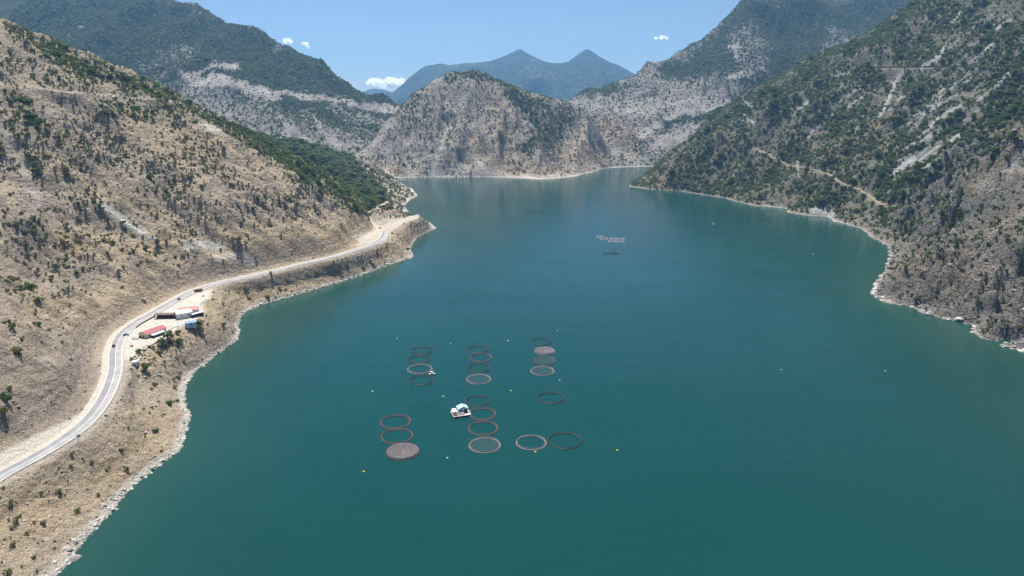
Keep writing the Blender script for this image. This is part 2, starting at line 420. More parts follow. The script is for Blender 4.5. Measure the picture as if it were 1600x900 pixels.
Lh.Z += (Lh.Y > 1090) * sstep(8, 45, dS) * sstep(8, 40, dR) * (7 * (ridged(Lh.X / 60, Lh.Y / 60, 4, 5.0) - .6))
rockL = sstep(-0.1, 0.5, fbm(Lh.X / 120, Lh.Y / 120, 3, seed=12))
Lh.Z += amp * (.35 + .65 * rockL) * (3.8 * (ridged(Lh.X / 34, Lh.Y / 26, 4, 6.0) - 0.8) + 1.6 * (ridged(Lh.X / 12, Lh.Y / 10, 3, 2.2) - .7))
sh = sstep(0.0, 6, Lh.Z) * (1 - sstep(6, 16, Lh.Z)); Lh.Z += sh * 1.0 * fbm(Lh.X / 9, Lh.Y / 9, 4, 0.6, 4.0)
z25 = lambda pts, z=25.0: [at_z(a, b, z)[:2] for a, b in pts]
yard = z25([(188, 548), (197, 520), (222, 506), (250, 489), (300, 461), (330, 452), (326, 466), (312, 472), (316, 486), (306, 500), (284, 507), (262, 525), (240, 533), (222, 542), (208, 558), (197, 562), (192, 556)])
bench = z25([(-80, 778), (-40, 730), (20, 700), (70, 675), (120, 650), (143, 638), (150, 645), (120, 672), (60, 708)], 26)
lot = z25([(556, 384), (575, 368), (596, 354), (618, 342), (650, 334), (655, 340), (628, 350), (612, 360), (606, 372)])
Lh.level(bench, 26.3, 28, 'm_pale', 0.75)
Lh.level(yard, 24.9, 30, 'm_pale', 1.0)
Lh.level(lot, 24.8, 24, 'm_pale', 0.45)
Lh.carve([tuple(p) for p in RL], 7.0, 27, 0.25, 'm_pale', 0.35, Lh.X > xroad(Lh.Y))
# tracks and benches, surveyed on the finished slope
def on_hill(h, pts, **k): return [h.hit(a, b, **k) for a, b in pts]
bench_road = smooth_path(on_hill(Lh, [(2, 128), (60, 138), (120, 145), (180, 150), (240, 154), (276, 158)], y1=1000), 6)
for _ in range(20): bench_road[1:-1, 2] = (bench_road[:-2, 2] + bench_road[2:, 2]) / 2
Lh.carve([tuple(p) for p in bench_road], 4.0, 13, 0.2, 'm_pale', 0.55)
track = smooth_path([at_z(596, 356, 25), at_z(584, 352, 25), at_z(574, 344, 24), at_z(572, 335, 24), at_z(584, 328, 24), at_z(597, 321, 24), at_z(604, 315, 24)], 5)
Lh.carve([tuple(p) for p in track], 3.5, 14, 0.15, 'm_pale', 0.7)
tiptrack = smooth_path([at_z(604, 357, 25), at_z(620, 349, 24), at_z(634, 342, 22), at_z(646, 337, 18)], 5)
Lh.carve([tuple(p) for p in tiptrack], 3, 12, 0.15, 'm_pale', 0.8)
P = Lh.paint
for pts, w, v in [([(95, 370), (200, 390), (300, 370), (420, 380), (540, 365)], 26, 0.8), ([(60, 480), (180, 470), (260, 440)], 30, 0.6), ([(100, 250), (200, 300)], 26, .35),
                  ([(200, 200), (330, 230), (430, 280)], 30, .45), ([(540, 360), (575, 352)], 9, 1.0), ([(20, 820), (130, 760), (230, 680)], 40, .7), ([(240, 560), (340, 480), (520, 425)], 22, .8),
                  ([(600, 400), (640, 365)], 14, .7), ([(30, 60), (120, 95)], 10, .6), ([(250, 330), (140, 290), (60, 240)], 14, .6)]: P('m_ochre', pts, w, v, .8, 9)
for pts, w, v in [([(165, 325), (200, 350), (235, 373)], 6, .85), ([(300, 385), (345, 380)], 8, .9), ([(0, 200), (40, 260), (60, 330)], 8, .35), ([(340, 400), (400, 410)], 7, .5), ([(560, 372), (590, 360)], 6, .7),
                  ([(318, 195), (345, 205)], 3, .6), ([(598, 345), (614, 340)], 6, .7), ([(625, 295), (600, 292)], 8, .6), ([(590, 280), (625, 300)], 8, .5), ([(70, 560), (85, 590)], 4, .5), ([(600, 292), (640, 297)], 3, .9)]: P('m_pale', pts, w, v * (.45 if pts[0][0] > 585 else 1), .6, 6, sow=1.0 if pts[0][0] < 585 else None)
for pts, w, v in [([(200, 405), (235, 440)], 9, .9), ([(150, 420), (130, 450)], 14, .4), ([(110, 245), (170, 260)], 9, .6), ([(320, 415), (400, 412)], 6, .55), ([(60, 590), (120, 640), (40, 660)], 40, .3), ([(30, 340), (50, 420)], 18, .4)]: P('m_dark', pts, w, v, .6, 7)
for pts, w, v in [([(20, 50), (120, 95), (220, 140), (300, 170)], 15, .5), ([(380, 200), (430, 240), (520, 290), (560, 320)], 16, .9), ([(330, 165), (380, 200)], 12, .9), ([(20, 145), (60, 200)], 10, .8), ([(160, 170), (330, 190)], 8, .4), ([(150, 320), (215, 365)], 5, .8), ([(0, 430), (60, 470)], 8, .5), ([(10, 205), (60, 270)], 8, .5)]: P('m_green', pts, w, v, .7, 8)
P('m_green', [(490, 250), (560, 275), (588, 303), (574, 322)], 13, .9, .6, 7); P('m_green', [(440, 222), (480, 235), (540, 245)], 12, 1.0, .5, 5)
P('m_green', [(545, 285), (560, 300)], 14, .8, .6, 7)
clear_lake(Lh, [*SL, (-5000, 2600, 0), (-5000, -900, 0)])
Lh.M["m_crag"] = .25 * rockL * amp
Lh.M['m_dark'] = np.maximum(Lh.M['m_dark'], .6 * (Lh.Y > 1090) * sstep(.0, .5, fbm(Lh.X / 50, Lh.Y / 50, 3, seed=2.)))
M_left = terrain_mat("dry_left_slope", (0.51, 0.42, 0.305), (0.41, 0.335, 0.262), (0.39, 0.325, 0.268), (0.74, 0.70, 0.62), (0.56, 0.43, 0.26), (0.20, 0.19, 0.085), (0.19, 0.16, 0.15))
Lh.build("hillside", M_left, "dry scrubby hillside rising left of the lake above the road")

# ---- right hillside ------------------------------------------------
shoreR = [(1900, 690), (1760, 610), (1660, 565), (1600, 549), (1550, 538), (1512, 524), (1520, 511), (1480, 500), (1440, 489), (1420, 479), (1392, 476), (1360, 460), (1366, 447), (1382, 428), (1394, 402), (1390, 387), (1362, 371),
          (1342, 356), (1318, 350), (1300, 346), (1292, 339), (1270, 338), (1226, 331), (1226, 326), (1180, 322), (1130, 309), (1060, 298), (1010, 295), (981, 291), (1000, 283), (1016, 272)]
SR = np.array([at_z(*p) for p in shoreR])
_o = np.argsort(SR[:, 1]); 
def xshR(y): return np.interp(y, SR[_o, 1], SR[_o, 0])
C = [*SR]
for i in range(1, len(SR) - 1):
    t = SR[i + 1] - SR[i - 1]; t /= np.linalg.norm(t); n = np.array([-t[1], t[0], 0]); C.append(SR[i] + n * 25 + np.array([0, 0, -15]))
for px, py in [(1900, 300), (1900, 100), (1900, -100), (1900, -300), (1700, 450), (1700, 300), (1700, 150), (1700, 0), (1700, -150), (1600, 420), (1600, 320), (1600, 150), (1600, 60), (1600, -30), (1600, -120),
               (1500, 420), (1500, 350), (1500, 270), (1500, 180), (1500, 90), (1500, 10), (1420, 360), (1400, 290), (1400, 200), (1400, 120), (1300, 300), (1300, 230), (1300, 160), (1200, 280), (1200, 220), (1200, 170), (1120, 270), (1120, 220), (1060, 265)]:
    C.append(slope_hit(px, py, 0.70, xshR, 2, 1))
for px, py, Y in [(1450, 0, 1860), (1400, 36, 1950), (1350, 62, 2010), (1280, 98, 2150), (1215, 130, 2250), (1150, 162, 2200), (1100, 192, 2130), (1060, 230, 1960), (1030, 256, 1850), (1005, 276, 1760)]:
    p = at_y(px, py, Y); C.append(p); C.append((p[0] * 1.03, Y + 160, max(-14, p[2] - 85))); C.append((p[0] * 1.1, Y + 420, max(-14, p[2] - 150)))
for px, py, Y in [(1590, 225, 800), (1540, 260, 830), (1480, 300, 870)]: C.append(at_y(px, py, Y))
for x, y, z in [(330, 520, -16), (400, 900, -16), (400, 1200, -16), (250, 1500, -16), (220, 1700, -16), (300, 1950, -14), (1600, 1900, 700), (1700, 2700, 520), (1500, 2300, 500), (1800, 1500, 780), (1750, 900, 760), (1400, 500, 620), (900, 300, 330), (1100, 2650, 120), (700, 2300, 30)]: C.append((x, y, z))
Rh = Hill(np.concatenate([np.arange(230, 760, 2.7), grow(760, 1780, 3.0, 9.0)]), grow(300, 2700, 2.4, 8.5), C); Rh.blur(2)
dS, _ = seg_dist(Rh.X, Rh.Y, SR)
amp = sstep(0, 90, dS)
Rh.Z += amp * (20 * (ridged(Rh.Y / 170 - 0.3 * Rh.X / 170, Rh.X / 520, 5, 4.0) - 0.9) + 7 * fbm(Rh.X / 70, Rh.Y / 70, 5, 0.55, 7.0)) + (0.25 + amp) * 1.2 * fbm(Rh.X / 14, Rh.Y / 14, 3, 0.6, 2.0)
PXr, PYr, _ = project(Rh.X, Rh.Y, Rh.Z)
crag = np.clip((1 - sstep(0, 130, seg_dist(PXr, PYr, [(1380, 450), (1480, 440), (1600, 450)])[0])) + (1 - sstep(20, 70, seg_dist(PXr, PYr, [(1600, 200), (1520, 280), (1440, 330)])[0])), 0, 1) * (Rh.Y < 1150)
crag = np.maximum(crag, sstep(700, 560, Rh.Y)); 
Rh.Z += sstep(2, 30, dS) * sstep(0.5, 6, Rh.Z) * crag * (15 * (ridged(Rh.X / 46, Rh.Y / 46, 5, 9.0) - 0.8) + 9 * (ridged(Rh.X / 17 + .5, Rh.Y / 17, 3, 3.3) - .7) + 3.2 * (ridged(Rh.X / 7.5, Rh.Y / 7.5, 2, 1.3) - .6) + 3.5 * np.round(1.3 * fbm(Rh.X / 28, Rh.Y / 28, 3, 0.6, 6.3)))
Rh.M['m_crag'] = crag * 1.0
sh = sstep(.3, 3, Rh.Z) * (1 - sstep(8, 20, Rh.Z)); Rh.Z += sh * 2.2 * fbm(Rh.X / 10, Rh.Y / 10, 4, 0.6, 4.0)
Rh.Z -= (1 - sstep(2, 14, Rh.Z)) * (1 + 1.2 * crag) * np.clip(2.2 * fbm(Rh.X / 26, Rh.Y / 26, 4, .6, 14.), 0, 5)
trail = smooth_path(on_hill(Rh, [(1180, 233), (1205, 243), (1222, 256), (1250, 262), (1275, 266), (1297, 274), (1315, 286), (1340, 296), (1362, 310), (1378, 321), (1392, 322)]), 6)
for _ in range(12): trail[1:-1, 2] = (trail[:-2, 2] + trail[2:, 2]) / 2
Rh.carve([tuple(p) for p in trail], 5.0, 12, 0.2, 'm_pale', 0.25)
highroad = smooth_path(on_hill(Rh, [(1236, 113), (1300, 109), (1380, 106), (1440, 106), (1500, 106), (1560, 105), (1640, 103), (1720, 102)]), 8)
for _ in range(200): highroad[1:-1, 2] = (highroad[:-2, 2] + highroad[2:, 2]) / 2
Rh.carve([tuple(p) for p in highroad], 6.0, 18, 0.25, 'm_pale', 0.3)
P = Rh.paint
for pts, w, v in [([(1600, -10), (1300, 130), (1100, 210)], 150, .8), ([(1600, 130), (1400, 290), (1250, 270), (1080, 280)], 60, .8), ([(1420, 20), (1280, 100), (1100, 190)], 30, 1.), ([(1400, 340), (1550, 330)], 30, .5), ([(1450, 390), (1600, 370)], 25, .35)]: P('m_green', pts, w, v, .7, 8)
for pts, w in [([(1498, 165), (1478, 178), (1452, 198)], 3.0), ([(1470, 200), (1444, 218), (1416, 233)], 2.4), ([(1478, 196), (1462, 212), (1446, 222)], 1.8), ([(1428, 246), (1396, 270)], 4.0), ([(1466, 228), (1436, 252), (1420, 262)], 1.8), ([(1488, 237), (1462, 252), (1436, 266)], 2.2),
               ([(1575, 115), (1556, 136), (1530, 158)], 2.6), ([(1494, 128), (1470, 142), (1455, 156)], 1.6), ([(1476, 75), (1460, 95), (1440, 104)], 2.6), ([(1500, 212), (1484, 220)], 3.0), ([(1520, 225), (1502, 234)], 1.6), ([(1520, 118), (1500, 138)], 1.6), ([(1350, 150), (1325, 165)], 1.5), ([(1300, 180), (1275, 200), (1262, 214)], 1.4),
               ([(1410, 112), (1395, 135), (1385, 165), (1374, 180)], 2.6), ([(1330, 112), (1296, 122)], 1.4), ([(1262, 160), (1240, 178)], 1.4), ([(1340, 200), (1336, 215)], 1.6), ([(1345, 135), (1310, 160)], 1.2), ([(1410, 150), (1390, 172)], 1.2), ([(1560, 60), (1540, 78)], 2), ([(1500, 20), (1488, 36)], 2.4), ([(1580, 30), (1556, 44)], 2), ([(1165, 186), (1180, 193)], 1.6), ([(1160, 155), (1175, 168)], 1.3),
               ([(1290, 340), (1312, 348), (1336, 356)], 2.5), ([(1228, 333), (1262, 338)], 2.0), ([(1270, 328), (1300, 334)], 5), ([(1195, 322), (1222, 324)], 1.6), ([(1250, 280), (1245, 250)], 1.2)]:
    P('m_pale', pts, w * 1.12, 1.0, .45, 1.6, 14, sow=1.0)
for pts, w, v in [([(1380, 105), (1405, 112)], 8, .9), ([(1600, 235), (1560, 262), (1520, 290)], 22, .75), ([(1560, 210), (1590, 215)], 16, .6), ([(1130, 235), (1060, 270), (1010, 285)], 14, .8), ([(1190, 152), (1225, 138)], 5, 1.0), ([(1250, 262), (1300, 275), (1390, 323)], 6, .8), ([(1130, 235), (1140, 225)], 12, .9), ([(1380, 225), (1384, 240)], 5, .8), ([(1420, 430), (1560, 440)], 40, .45), ([(1300, 190), (1330, 240)], 20, .5), ([(1380, 175), (1375, 210)], 10, .5), ([(1228, 332), (1260, 338)], 4, .9), ([(1500, 400), (1440, 390)], 22, .5)]: P('m_ochre', pts, w, v, .7, 6)
for pts, w in [([(1600, 245), (1570, 272), (1540, 290)], 11)]: P('m_pale', pts, w, .55, .6, 5, sow=.9)
P('m_dark', [(1395, 470), (1500, 500), (1600, 540)], 40, .5, .8, 12); P('m_dark', [(1420, 440), (1440, 470)], 10, .8, .5, 4); P('m_dark', [(1560, 470), (1600, 460)], 12, .7, .6, 4); P('m_dark', [(1600, 300), (1560, 330)], 20, .5, .6, 4)  # darker rock, plus cleft and overhang shade painted into the crag colour
fine = fbm(Rh.X / 150 + .25 * Rh.Y / 150, Rh.Y / 9 + .5 * fbm(Rh.X / 90, Rh.Y / 90, 2), 3, .55, 19.); fm = np.clip(1 - seg_dist(PXr, PYr, [(1560, 40), (1480, 150), (1430, 240)])[0] / 130, 0, 1)
Rh.M['m_pale'] = np.maximum(Rh.M['m_pale'], .8 * sstep(.42, .62, fine) * fm); Rh.nosow = np.maximum(Rh.nosow, .8 * sstep(.38, .55, fine) * fm)
Rh.M['m_crag'] = crag * (1 - .85 * Rh.M['m_ochre'])
clear_lake(Rh, [*SR, (500, 2300, 0), (600, 4000, 0), (6000, 4000, 0), (6000, -900, 0), (900, -900, 0)])
M_right = terrain_mat("rocky_right_slope", (0.37, 0.305, 0.235), (0.29, 0.245, 0.20), (0.285, 0.27, 0.255), (0.47, 0.47, 0.455), (0.43, 0.315, 0.19), (0.065, 0.088, 0.045), (0.10, 0.097, 0.10), bump=1.4, band=-.2)
Rh.build("hillside", M_right, "steep wooded and rocky hillside right of the lake")

# ---- hill across the lake -----------------------------------------
shoreC = [(560, 282), (612, 279), (640, 277.5), (700, 277), (760, 276.5), (800, 278), (840, 281), (872, 279), (900, 276), (922, 270), (940, 264), (955, 262), (985, 261), (1006, 260), (1030, 259)]
SC = np.array([at_z(*p) for p in shoreC])
C = [*SC]
for p in SC: C.append(p + np.array([0, -45, -16])); C.append(p + np.array([0, -200, -18]))
for px, py, Y in [(520, 246, 2020), (560, 236, 2090), (600, 190, 2180), (640, 150, 2230), (680, 124, 2255), (706, 109, 2265), (722, 116, 2268), (744, 107, 2270), (780, 126, 2285), (820, 140, 2300), (870, 155, 2320), (905, 165, 2330), (925, 184, 2320), (940, 210, 2300), (948, 240, 2270)]:
    p = at_y(px, py, Y); C.append(p); C.append((p[0] * 1.03, Y + 150, p[2] - 70)); C.append((p[0] * 1.06, Y + 330, max(10, p[2] - 170)))
for px, py, Y in [(640, 215, 2040), (700, 180, 2110), (760, 190, 2090), (670, 240, 1960), (760, 240, 1960), (820, 200, 2120), (850, 240, 2010), (900, 215, 2150), (900, 245, 2080), (600, 250, 2000), (930, 240, 2170)]: C.append(at_y(px, py, Y))
for x, y, z in [(-800, 2000, 20), (-800, 2600, 60), (600, 2600, 40), (0, 2700, 60), (-450, 2600, 60)]: C.append((x, y, z))
Ch = Hill(np.arange(-780, 520, 4.5), grow(1700, 2700, 4.5, 7.0), C); Ch.blur(5)
dS, _ = seg_dist(Ch.X, Ch.Y, SC); amp = sstep(0, 70, dS)
crC = smooth_path([at_y(*q) for q in [(520, 246, 2020), (560, 236, 2090), (600, 190, 2180), (640, 150, 2230), (680, 124, 2255), (708, 116, 2265), (742, 114, 2270), (780, 127, 2285), (820, 140, 2300), (870, 155, 2320), (905, 165, 2330), (925, 184, 2320), (940, 210, 2300)]], 20)
kC = sstep(0, 130, seg_dist(Ch.X, Ch.Y, crC)[0]); amp = amp * (.12 + .88 * kC)
Ch.Z += amp * (32 * (ridged(Ch.X / 120 + 0.1 * Ch.Y / 120, Ch.Y / 420, 5, 1.5) - 0.95) + 6 * fbm(Ch.X / 50, Ch.Y / 50, 5, 0.6, 2.0)) + (0.3 + amp) * 1.6 * fbm(Ch.X / 15, Ch.Y / 15, 3, 0.6, 2.0)
clear_lake(Ch, [*SC, (700, 2300, 0), (700, 4000, 0), (-3000, 4000, 0), (-3000, float(SC[0][1]), 0)])
P = Ch.paint
for pts, w, v in [([(795, 140), (825, 165), (850, 200), (822, 235)], 11, 1.), ([(850, 165), (880, 185), (860, 220)], 16, .8), ([(700, 118), (740, 116), (790, 130)], 7, .9), ([(640, 160), (680, 200)], 30, .25)]: P('m_green', pts, w, v, .7, 6)
for pts, w, v in [([(910, 235), (945, 255)], 14, 1.), ([(745, 225), (790, 260), (860, 270)], 14, .7), ([(770, 150), (790, 200), (780, 250)], 20, .6), ([(870, 230), (930, 262)], 14, .7), ([(610, 262), (625, 276)], 8, .9)]: P('m_ochre', pts, w, v, .8, 6)
for pts, w in [([(675, 276), (685, 235), (700, 200)], 2.4), ([(910, 252), (938, 262)], 3.5), ([(612, 276), (596, 262)], 3), ([(640, 275), (800, 276), (900, 274)], 2.0), ([(735, 240), (760, 265)], 3)]: P('m_pale', pts, w, .6, .6, 4, sow=1)
M_mid = terrain_mat("grey_scree_hill", (0.43, 0.365, 0.30), (0.37, 0.33, 0.29), (0.34, 0.31, 0.28), (0.56, 0.52, 0.47), (0.43, 0.32, 0.21), (0.075, 0.09, 0.05), (0.15, 0.14, 0.14), S=1.7)
Ch.build("hill", M_mid, "steep grey hill across the far end of the lake")

# ---- mountain behind on the left ----------------------------------
C = []
for px, py, Y in [(645, 178, 2680), (622, 163, 2740), (580, 146, 2800), (540, 125, 2850), (500, 100, 2900), (450, 72, 2950), (400, 46, 3000), (330, 22, 3050), (270, 0, 3100), (180, -35, 3180), (60, -60, 3250), (-200, -70, 3300), (-500, -60, 3300)]:
    p = at_y(px, py, Y); C.append(p); C.append((p[0] * 1.05, Y + 250, p[2] - 110)); C.append((p[0] * 1.15, Y + 800, p[2] * 0.35))
for px, py, Y in [(560, 238, 2180), (500, 222, 2120), (450, 206, 2120), (400, 175, 2200), (345, 112, 2420), (310, 112, 2430), (330, 140, 2330), (600, 188, 2430), (550, 170, 2520), (480, 155, 2480), (420, 135, 2480), (250, 85, 2620), (100, 45, 2720), (0, 25, 2760), (200, 115, 2430), (380, 152, 2330),
                  (430, 90, 2800), (520, 140, 2720), (-200, 30, 2750), (-200, 140, 2300), (100, 120, 2380), (0, 120, 2330), (-500, 100, 2400), (590, 232, 2230), (620, 210, 2360)]: C.append(at_y(px, py, Y))
for x, y, z in [(-600, 1950, 20), (-900, 1900, 60), (-1400, 1800, 130), (-2000, 1800, 150), (-100, 2500, 30), (-100, 3000, 60), (-100, 3800, 60), (-3200, 2000, 200)]: C.append((x, y, z))
Fl = Hill(np.arange(-3200, -100, 14), grow(1900, 4100, 9, 22), C); Fl.blur(5)
Fl.Z += 34 * (ridged(Fl.X / 330, Fl.Y / 900, 5, 3.0) - 0.95) + 14 * fbm(Fl.X / 130, Fl.Y / 130, 5, 0.55, 2.0)
P = Fl.paint
P('m_green', [(0, 30), (150, 40), (300, 70), (420, 110), (560, 150)], 62, .95, .35, 14, 120)
P('m_green', [(0, 100), (220, 95)], 30, .9, .5, 14, 120)
for pts, w, v in [([(225, 105), (260, 90), (300, 85)], 9, .35), ([(270, 75), (300, 85)], 9, .35), ([(300, 115), (340, 100), (370, 105)], 5, .9), ([(300, 130), (340, 125), (380, 135), (430, 150)], 9, .85), ([(430, 148), (500, 152), (560, 162), (620, 172)], 5, .8), ([(290, 120), (310, 130)], 8, .7), ([(390, 150), (440, 185), (480, 220)], 4, .6), ([(470, 165), (500, 195), (525, 225)], 4, .6), ([(300, 140), (450, 215), (560, 200)], 40, .25), ([(120, 42), (128, 46)], 3, .8), ([(440, 75), (420, 90)], 5, .3), ([(520, 170), (560, 185), (600, 195)], 12, .4)]: P('m_pale', pts, w, v, .6, 7, 60, sow=.6 if v > .5 else None)
P('m_ochre', [(330, 110), (400, 140), (500, 165)], 14, .4, .7, 8, 80)
M_far = terrain_mat("far_forest_mountain", (0.34, 0.30, 0.275), (0.29, 0.265, 0.25), (0.28, 0.265, 0.255), (0.56, 0.51, 0.46), (0.42, 0.32, 0.22), (0.055, 0.08, 0.05), (0.14, 0.14, 0.14), S=3.2, bump=1.1, speckle=(0.085, 0.08, 0.52, (0.05, 0.072, 0.042)), shore=False)
Fl.build("mountain", M_far, "forested mountain with pale scree behind the left hillside")

# ---- mountain behind on the right ---------------------------------
C = [at_z(*p) for p in [(948, 263), (965, 261.5), (985, 261), (1006, 260), (1030, 259), (1070, 258)]]
C += [p + np.array([0, -60, -16]) for p in C]
for px, py, Y in [(850, 160, 2950), (868, 152, 3000), (900, 147, 3000), (950, 131, 3050), (1010, 104, 3100), (1060, 82, 3150), (1105, 42, 3250), (1135, 22, 3300), (1172, -3, 3350), (1240, -35, 3450), (1400, -50, 3600), (1700, -50, 3700)]:
    p = at_y(px, py, Y); C.append(p); C.append((p[0] * 1.03, Y + 220, p[2] - 90)); C.append((p[0] * 1.1, Y + 750, p[2] * 0.35))
for px, py, Y in [(890, 172, 2560), (930, 195, 2450), (965, 215, 2360), (990, 240, 2300), (1000, 205, 2420), (1040, 210, 2400), (1040, 235, 2320), (1090, 180, 2550), (1165, 52, 2880), (1165, 90, 2740), (1120, 115, 2720), (1200, 105, 2760), (1060, 150, 2720), (980, 165, 2700), (1240, 70, 3150), (1250, 30, 3300), (1340, 40, 3350), (1240, 110, 2900), (1310, 60, 3050), (1420, 30, 3300), (1060, 110, 2950), (1110, 75, 3060), (1180, 140, 2640), (1600, 0, 3300)]: C.append(at_y(px, py, Y))
for x, y, z in [(100, 2500, 10), (150, 3700, 60), (900, 2300, 20), (1300, 2500, 150), (1800, 2700, 350), (2600, 2800, 500), (2600, 3900, 500), (500, 4200, 60), (100, 2900, 30)]: C.append((x, y, z))
Fr = Hill(np.arange(80, 2650, 11), grow(2190, 4300, 7, 22), C); Fr.blur(6)
dS, _ = seg_dist(Fr.X, Fr.Y, np.array(C[:6]))
Fr.Z += sstep(0, 150, dS) * (30 * (ridged(Fr.X / 260 + Fr.Y / 800, Fr.Y / 800, 5, 6.0) - 0.95) + 14 * fbm(Fr.X / 110, Fr.Y / 110, 5, 0.55, 5.0))
P = Fr.paint
P('m_green', [(1130, 60), (1250, 60), (1400, 40)], 62, .95, .3, 12, 120); P('m_green', [(1050, 110), (1100, 110), (1090, 130)], 16, .9, .5, 8, 80)
P('m_green', [(1300, 120), (1200, 140)], 22, .9, .5, 8, 80); P('m_green', [(1010, 205), (1060, 195), (1110, 175)], 8, .9, .6, 6, 60); P('m_green', [(890, 150), (960, 135)], 8, .8, .6, 6, 60)
for pts, w, v in [([(1165, 60), (1175, 90)], 28, .45), ([(1145, 72), (1152, 88)], 6, .9), ([(1300, 50), (1330, 60), (1290, 75)], 10, .45), ([(1085, 75), (1120, 40)], 6, .5), ([(1060, 150), (1130, 140)], 24, .4), ([(1130, 118), (1200, 108)], 2, .9), ([(900, 160), (1000, 170), (1090, 165)], 12, .5), ([(1040, 185), (1090, 172), (1130, 165)], 5, .8), ([(1000, 210), (1030, 195)], 8, .7), ([(1270, 108), (1245, 106)], 2.5, .8), ([(1030, 225), (1080, 200)], 12, .6), ([(880, 160), (1050, 165)], 4, .5), ([(960, 235), (1000, 255)], 8, .4)]: P('m_pale', pts, w, v, .6, 6, 60, sow=.4 if v > .5 else None)
for pts, w, v in [([(950, 195), (975, 215)], 16, .9), ([(990, 215), (985, 250)], 8, .8), ([(1160, 50), (1190, 75)], 7, .6)]: P('m_ochre', pts, w, v, .7, 6, 60)
M_far2 = terrain_mat("far_rock_mountain", (0.35, 0.31, 0.27), (0.30, 0.275, 0.25), (0.29, 0.27, 0.255), (0.52, 0.48, 0.44), (0.44, 0.32, 0.21), (0.055, 0.085, 0.05), (0.14, 0.14, 0.14), S=3.0, bump=1.1, speckle=(0.085, 0.10, 0.52, (0.05, 0.072, 0.042)), shore=True)
Fr.build("mountain", M_far2, "high green and grey mountain behind the right hillside")

# ---- distant blue range -------------------------------------------
C = []
for px, py, Y in [(480, 190, 9000), (560, 175, 9000), (602, 156, 9000), (620, 138, 9000), (640, 120, 9000), (665, 101, 9000), (690, 99, 9000), (705, 104, 9000), (740, 100, 9000), (780, 91, 9000), (812, 78, 9000), (835, 90, 9000), (868, 106, 9000), (890, 94, 9000), (917, 75, 9000), (940, 91, 9000), (972, 106, 9000), (1000, 118, 9000), (1060, 150, 9000), (1200, 160, 9000)]:
    p = at_y(px, py, Y); C.append(p); C.append((p[0], 10500, p[2] * .4)); C.append((p[0], 7600, p[2] * 0.35)); C.append((p[0], 6500, 30))
Fb = Hill(np.arange(-3200, 3600, 40), grow(6000, 11000, 40, 60), C)
Fb.blur(0)
Fb.Z += sstep(6200, 7200, Fb.Y) * (1 - .93 * sstep(7900, 8800, Fb.Y)) * (230 * (ridged(Fb.X / 900, Fb.Y / 1900, 5, 3.0) - 0.95)) + 20 * fbm(Fb.X / 400, Fb.Y / 400, 4, 0.5, 2.0)
Fb.M['m_green'][:] = 0.9
P = Fb.paint
M_blue = terrain_mat("distant_range", (0.30, 0.28, 0.26), (0.26, 0.25, 0.24), (0.27, 0.26, 0.25), (0.5, 0.47, 0.43), (0.4, 0.3, 0.2), (0.05, 0.08, 0.05), (0.14, 0.14, 0.14), S=9, bump=0.9, speckle=(0.03, 0.1, 0.45, (0.05, 0.075, 0.045)), shore=False)
Fb.build("mountain", M_blue, "distant mountain range fading to blue on the skyline")
C = []
for px, py in [(480, 165), (540, 152), (570, 143), (590, 136), (606, 140), (625, 150), (660, 158), (900, 160)]:
    p = at_y(px, py, 12500); C.append(p); C.append((p[0], 13200, p[2] * .5)); C.append((p[0], 11700, p[2] * .3))
Fc = Hill(np.arange(-4200, 1500, 90), np.arange(11600, 13300, 60), C); Fc.Z += 40 * fbm(Fc.X / 500, Fc.Y / 500, 4, .55, 1.)
Fc.M['m_green'][:] = .9
Fc.build("mountain", M_blue, "farthest low mountain seen through the gap left of the blue range")

# ---- valley floor and lake ----------------------------------------
g = MB(); g.add([(-8000, -1500, -24), (8000, -1500, -24), (8000, 13500, -24), (-8000, 13500, -24)], [(0, 1, 2, 3)])
tag(g.build("ground", plain("lake_bed", (0.2, 0.17, 0.13), 0.9)), "valley floor under the lake and mountains", None, None, 'structure')
xs = np.arange(-1500, 1501, 14.0); ys = np.arange(-900, 2700, 14.0); X, Y = np.meshgrid(xs, ys)
allS = [np.array(SL), np.array(SR), np.array(SC)]
dsh = np.minimum.reduce([seg_dist(X, Y, s)[0] for s in allS])
V = np.stack([X, Y, 0 * X], -1).reshape(-1, 3); nx = len(xs)
i = np.arange(len(ys) - 1)[:, None] * nx + np.arange(nx - 1)[None]
me = mesh_np("lake", V, np.stack([i, i + 1, i + nx + 1, i + nx], -1).reshape(-1, 4), [], True)
me.attributes.new("shallow", 'FLOAT', 'POINT').data.foreach_set("value", np.exp(-dsh / 42).astype(np.float32).ravel())
right_bay = np.exp(-(((X - 330) / 230) ** 2 + ((Y - 430) / 230) ** 2)) + 0.7 * np.exp(-(((X + 60) / 400) ** 2 + ((Y - 180) / 170) ** 2))
me.attributes.new("algae", 'FLOAT', 'POINT').data.foreach_set("value", np.clip(right_bay, 0, 1).astype(np.float32).ravel())
t = NT("lake_water"); p = t.pos()
mp = t.n("ShaderNodeMapping"); t.link(p, mp.inputs[0]); mp.inputs["Scale"].default_value = (0.35, 1, 1); mp.inputs["Rotation"].default_value = (0, 0, 0.15)
big = t.noise(p, 0.0035, 4, 0.55, 0.8); strk = t.noise(mp.outputs[0], 0.02, 5, 0.6, 1.2)
col = t.mix(t.map(big, 0.35, 0.65), (0.0022, 0.041, 0.042), (0.0032, 0.048, 0.047))
col = t.mix(t.math('MULTIPLY', t.attr("algae"), 0.75), col, (0.007, 0.042, 0.036))
col = t.mix(t.math('MULTIPLY', t.attr("shallow"), 0.75), col, (0.020, 0.062, 0.048))
t.link(col, t.b.inputs["Base Color"])
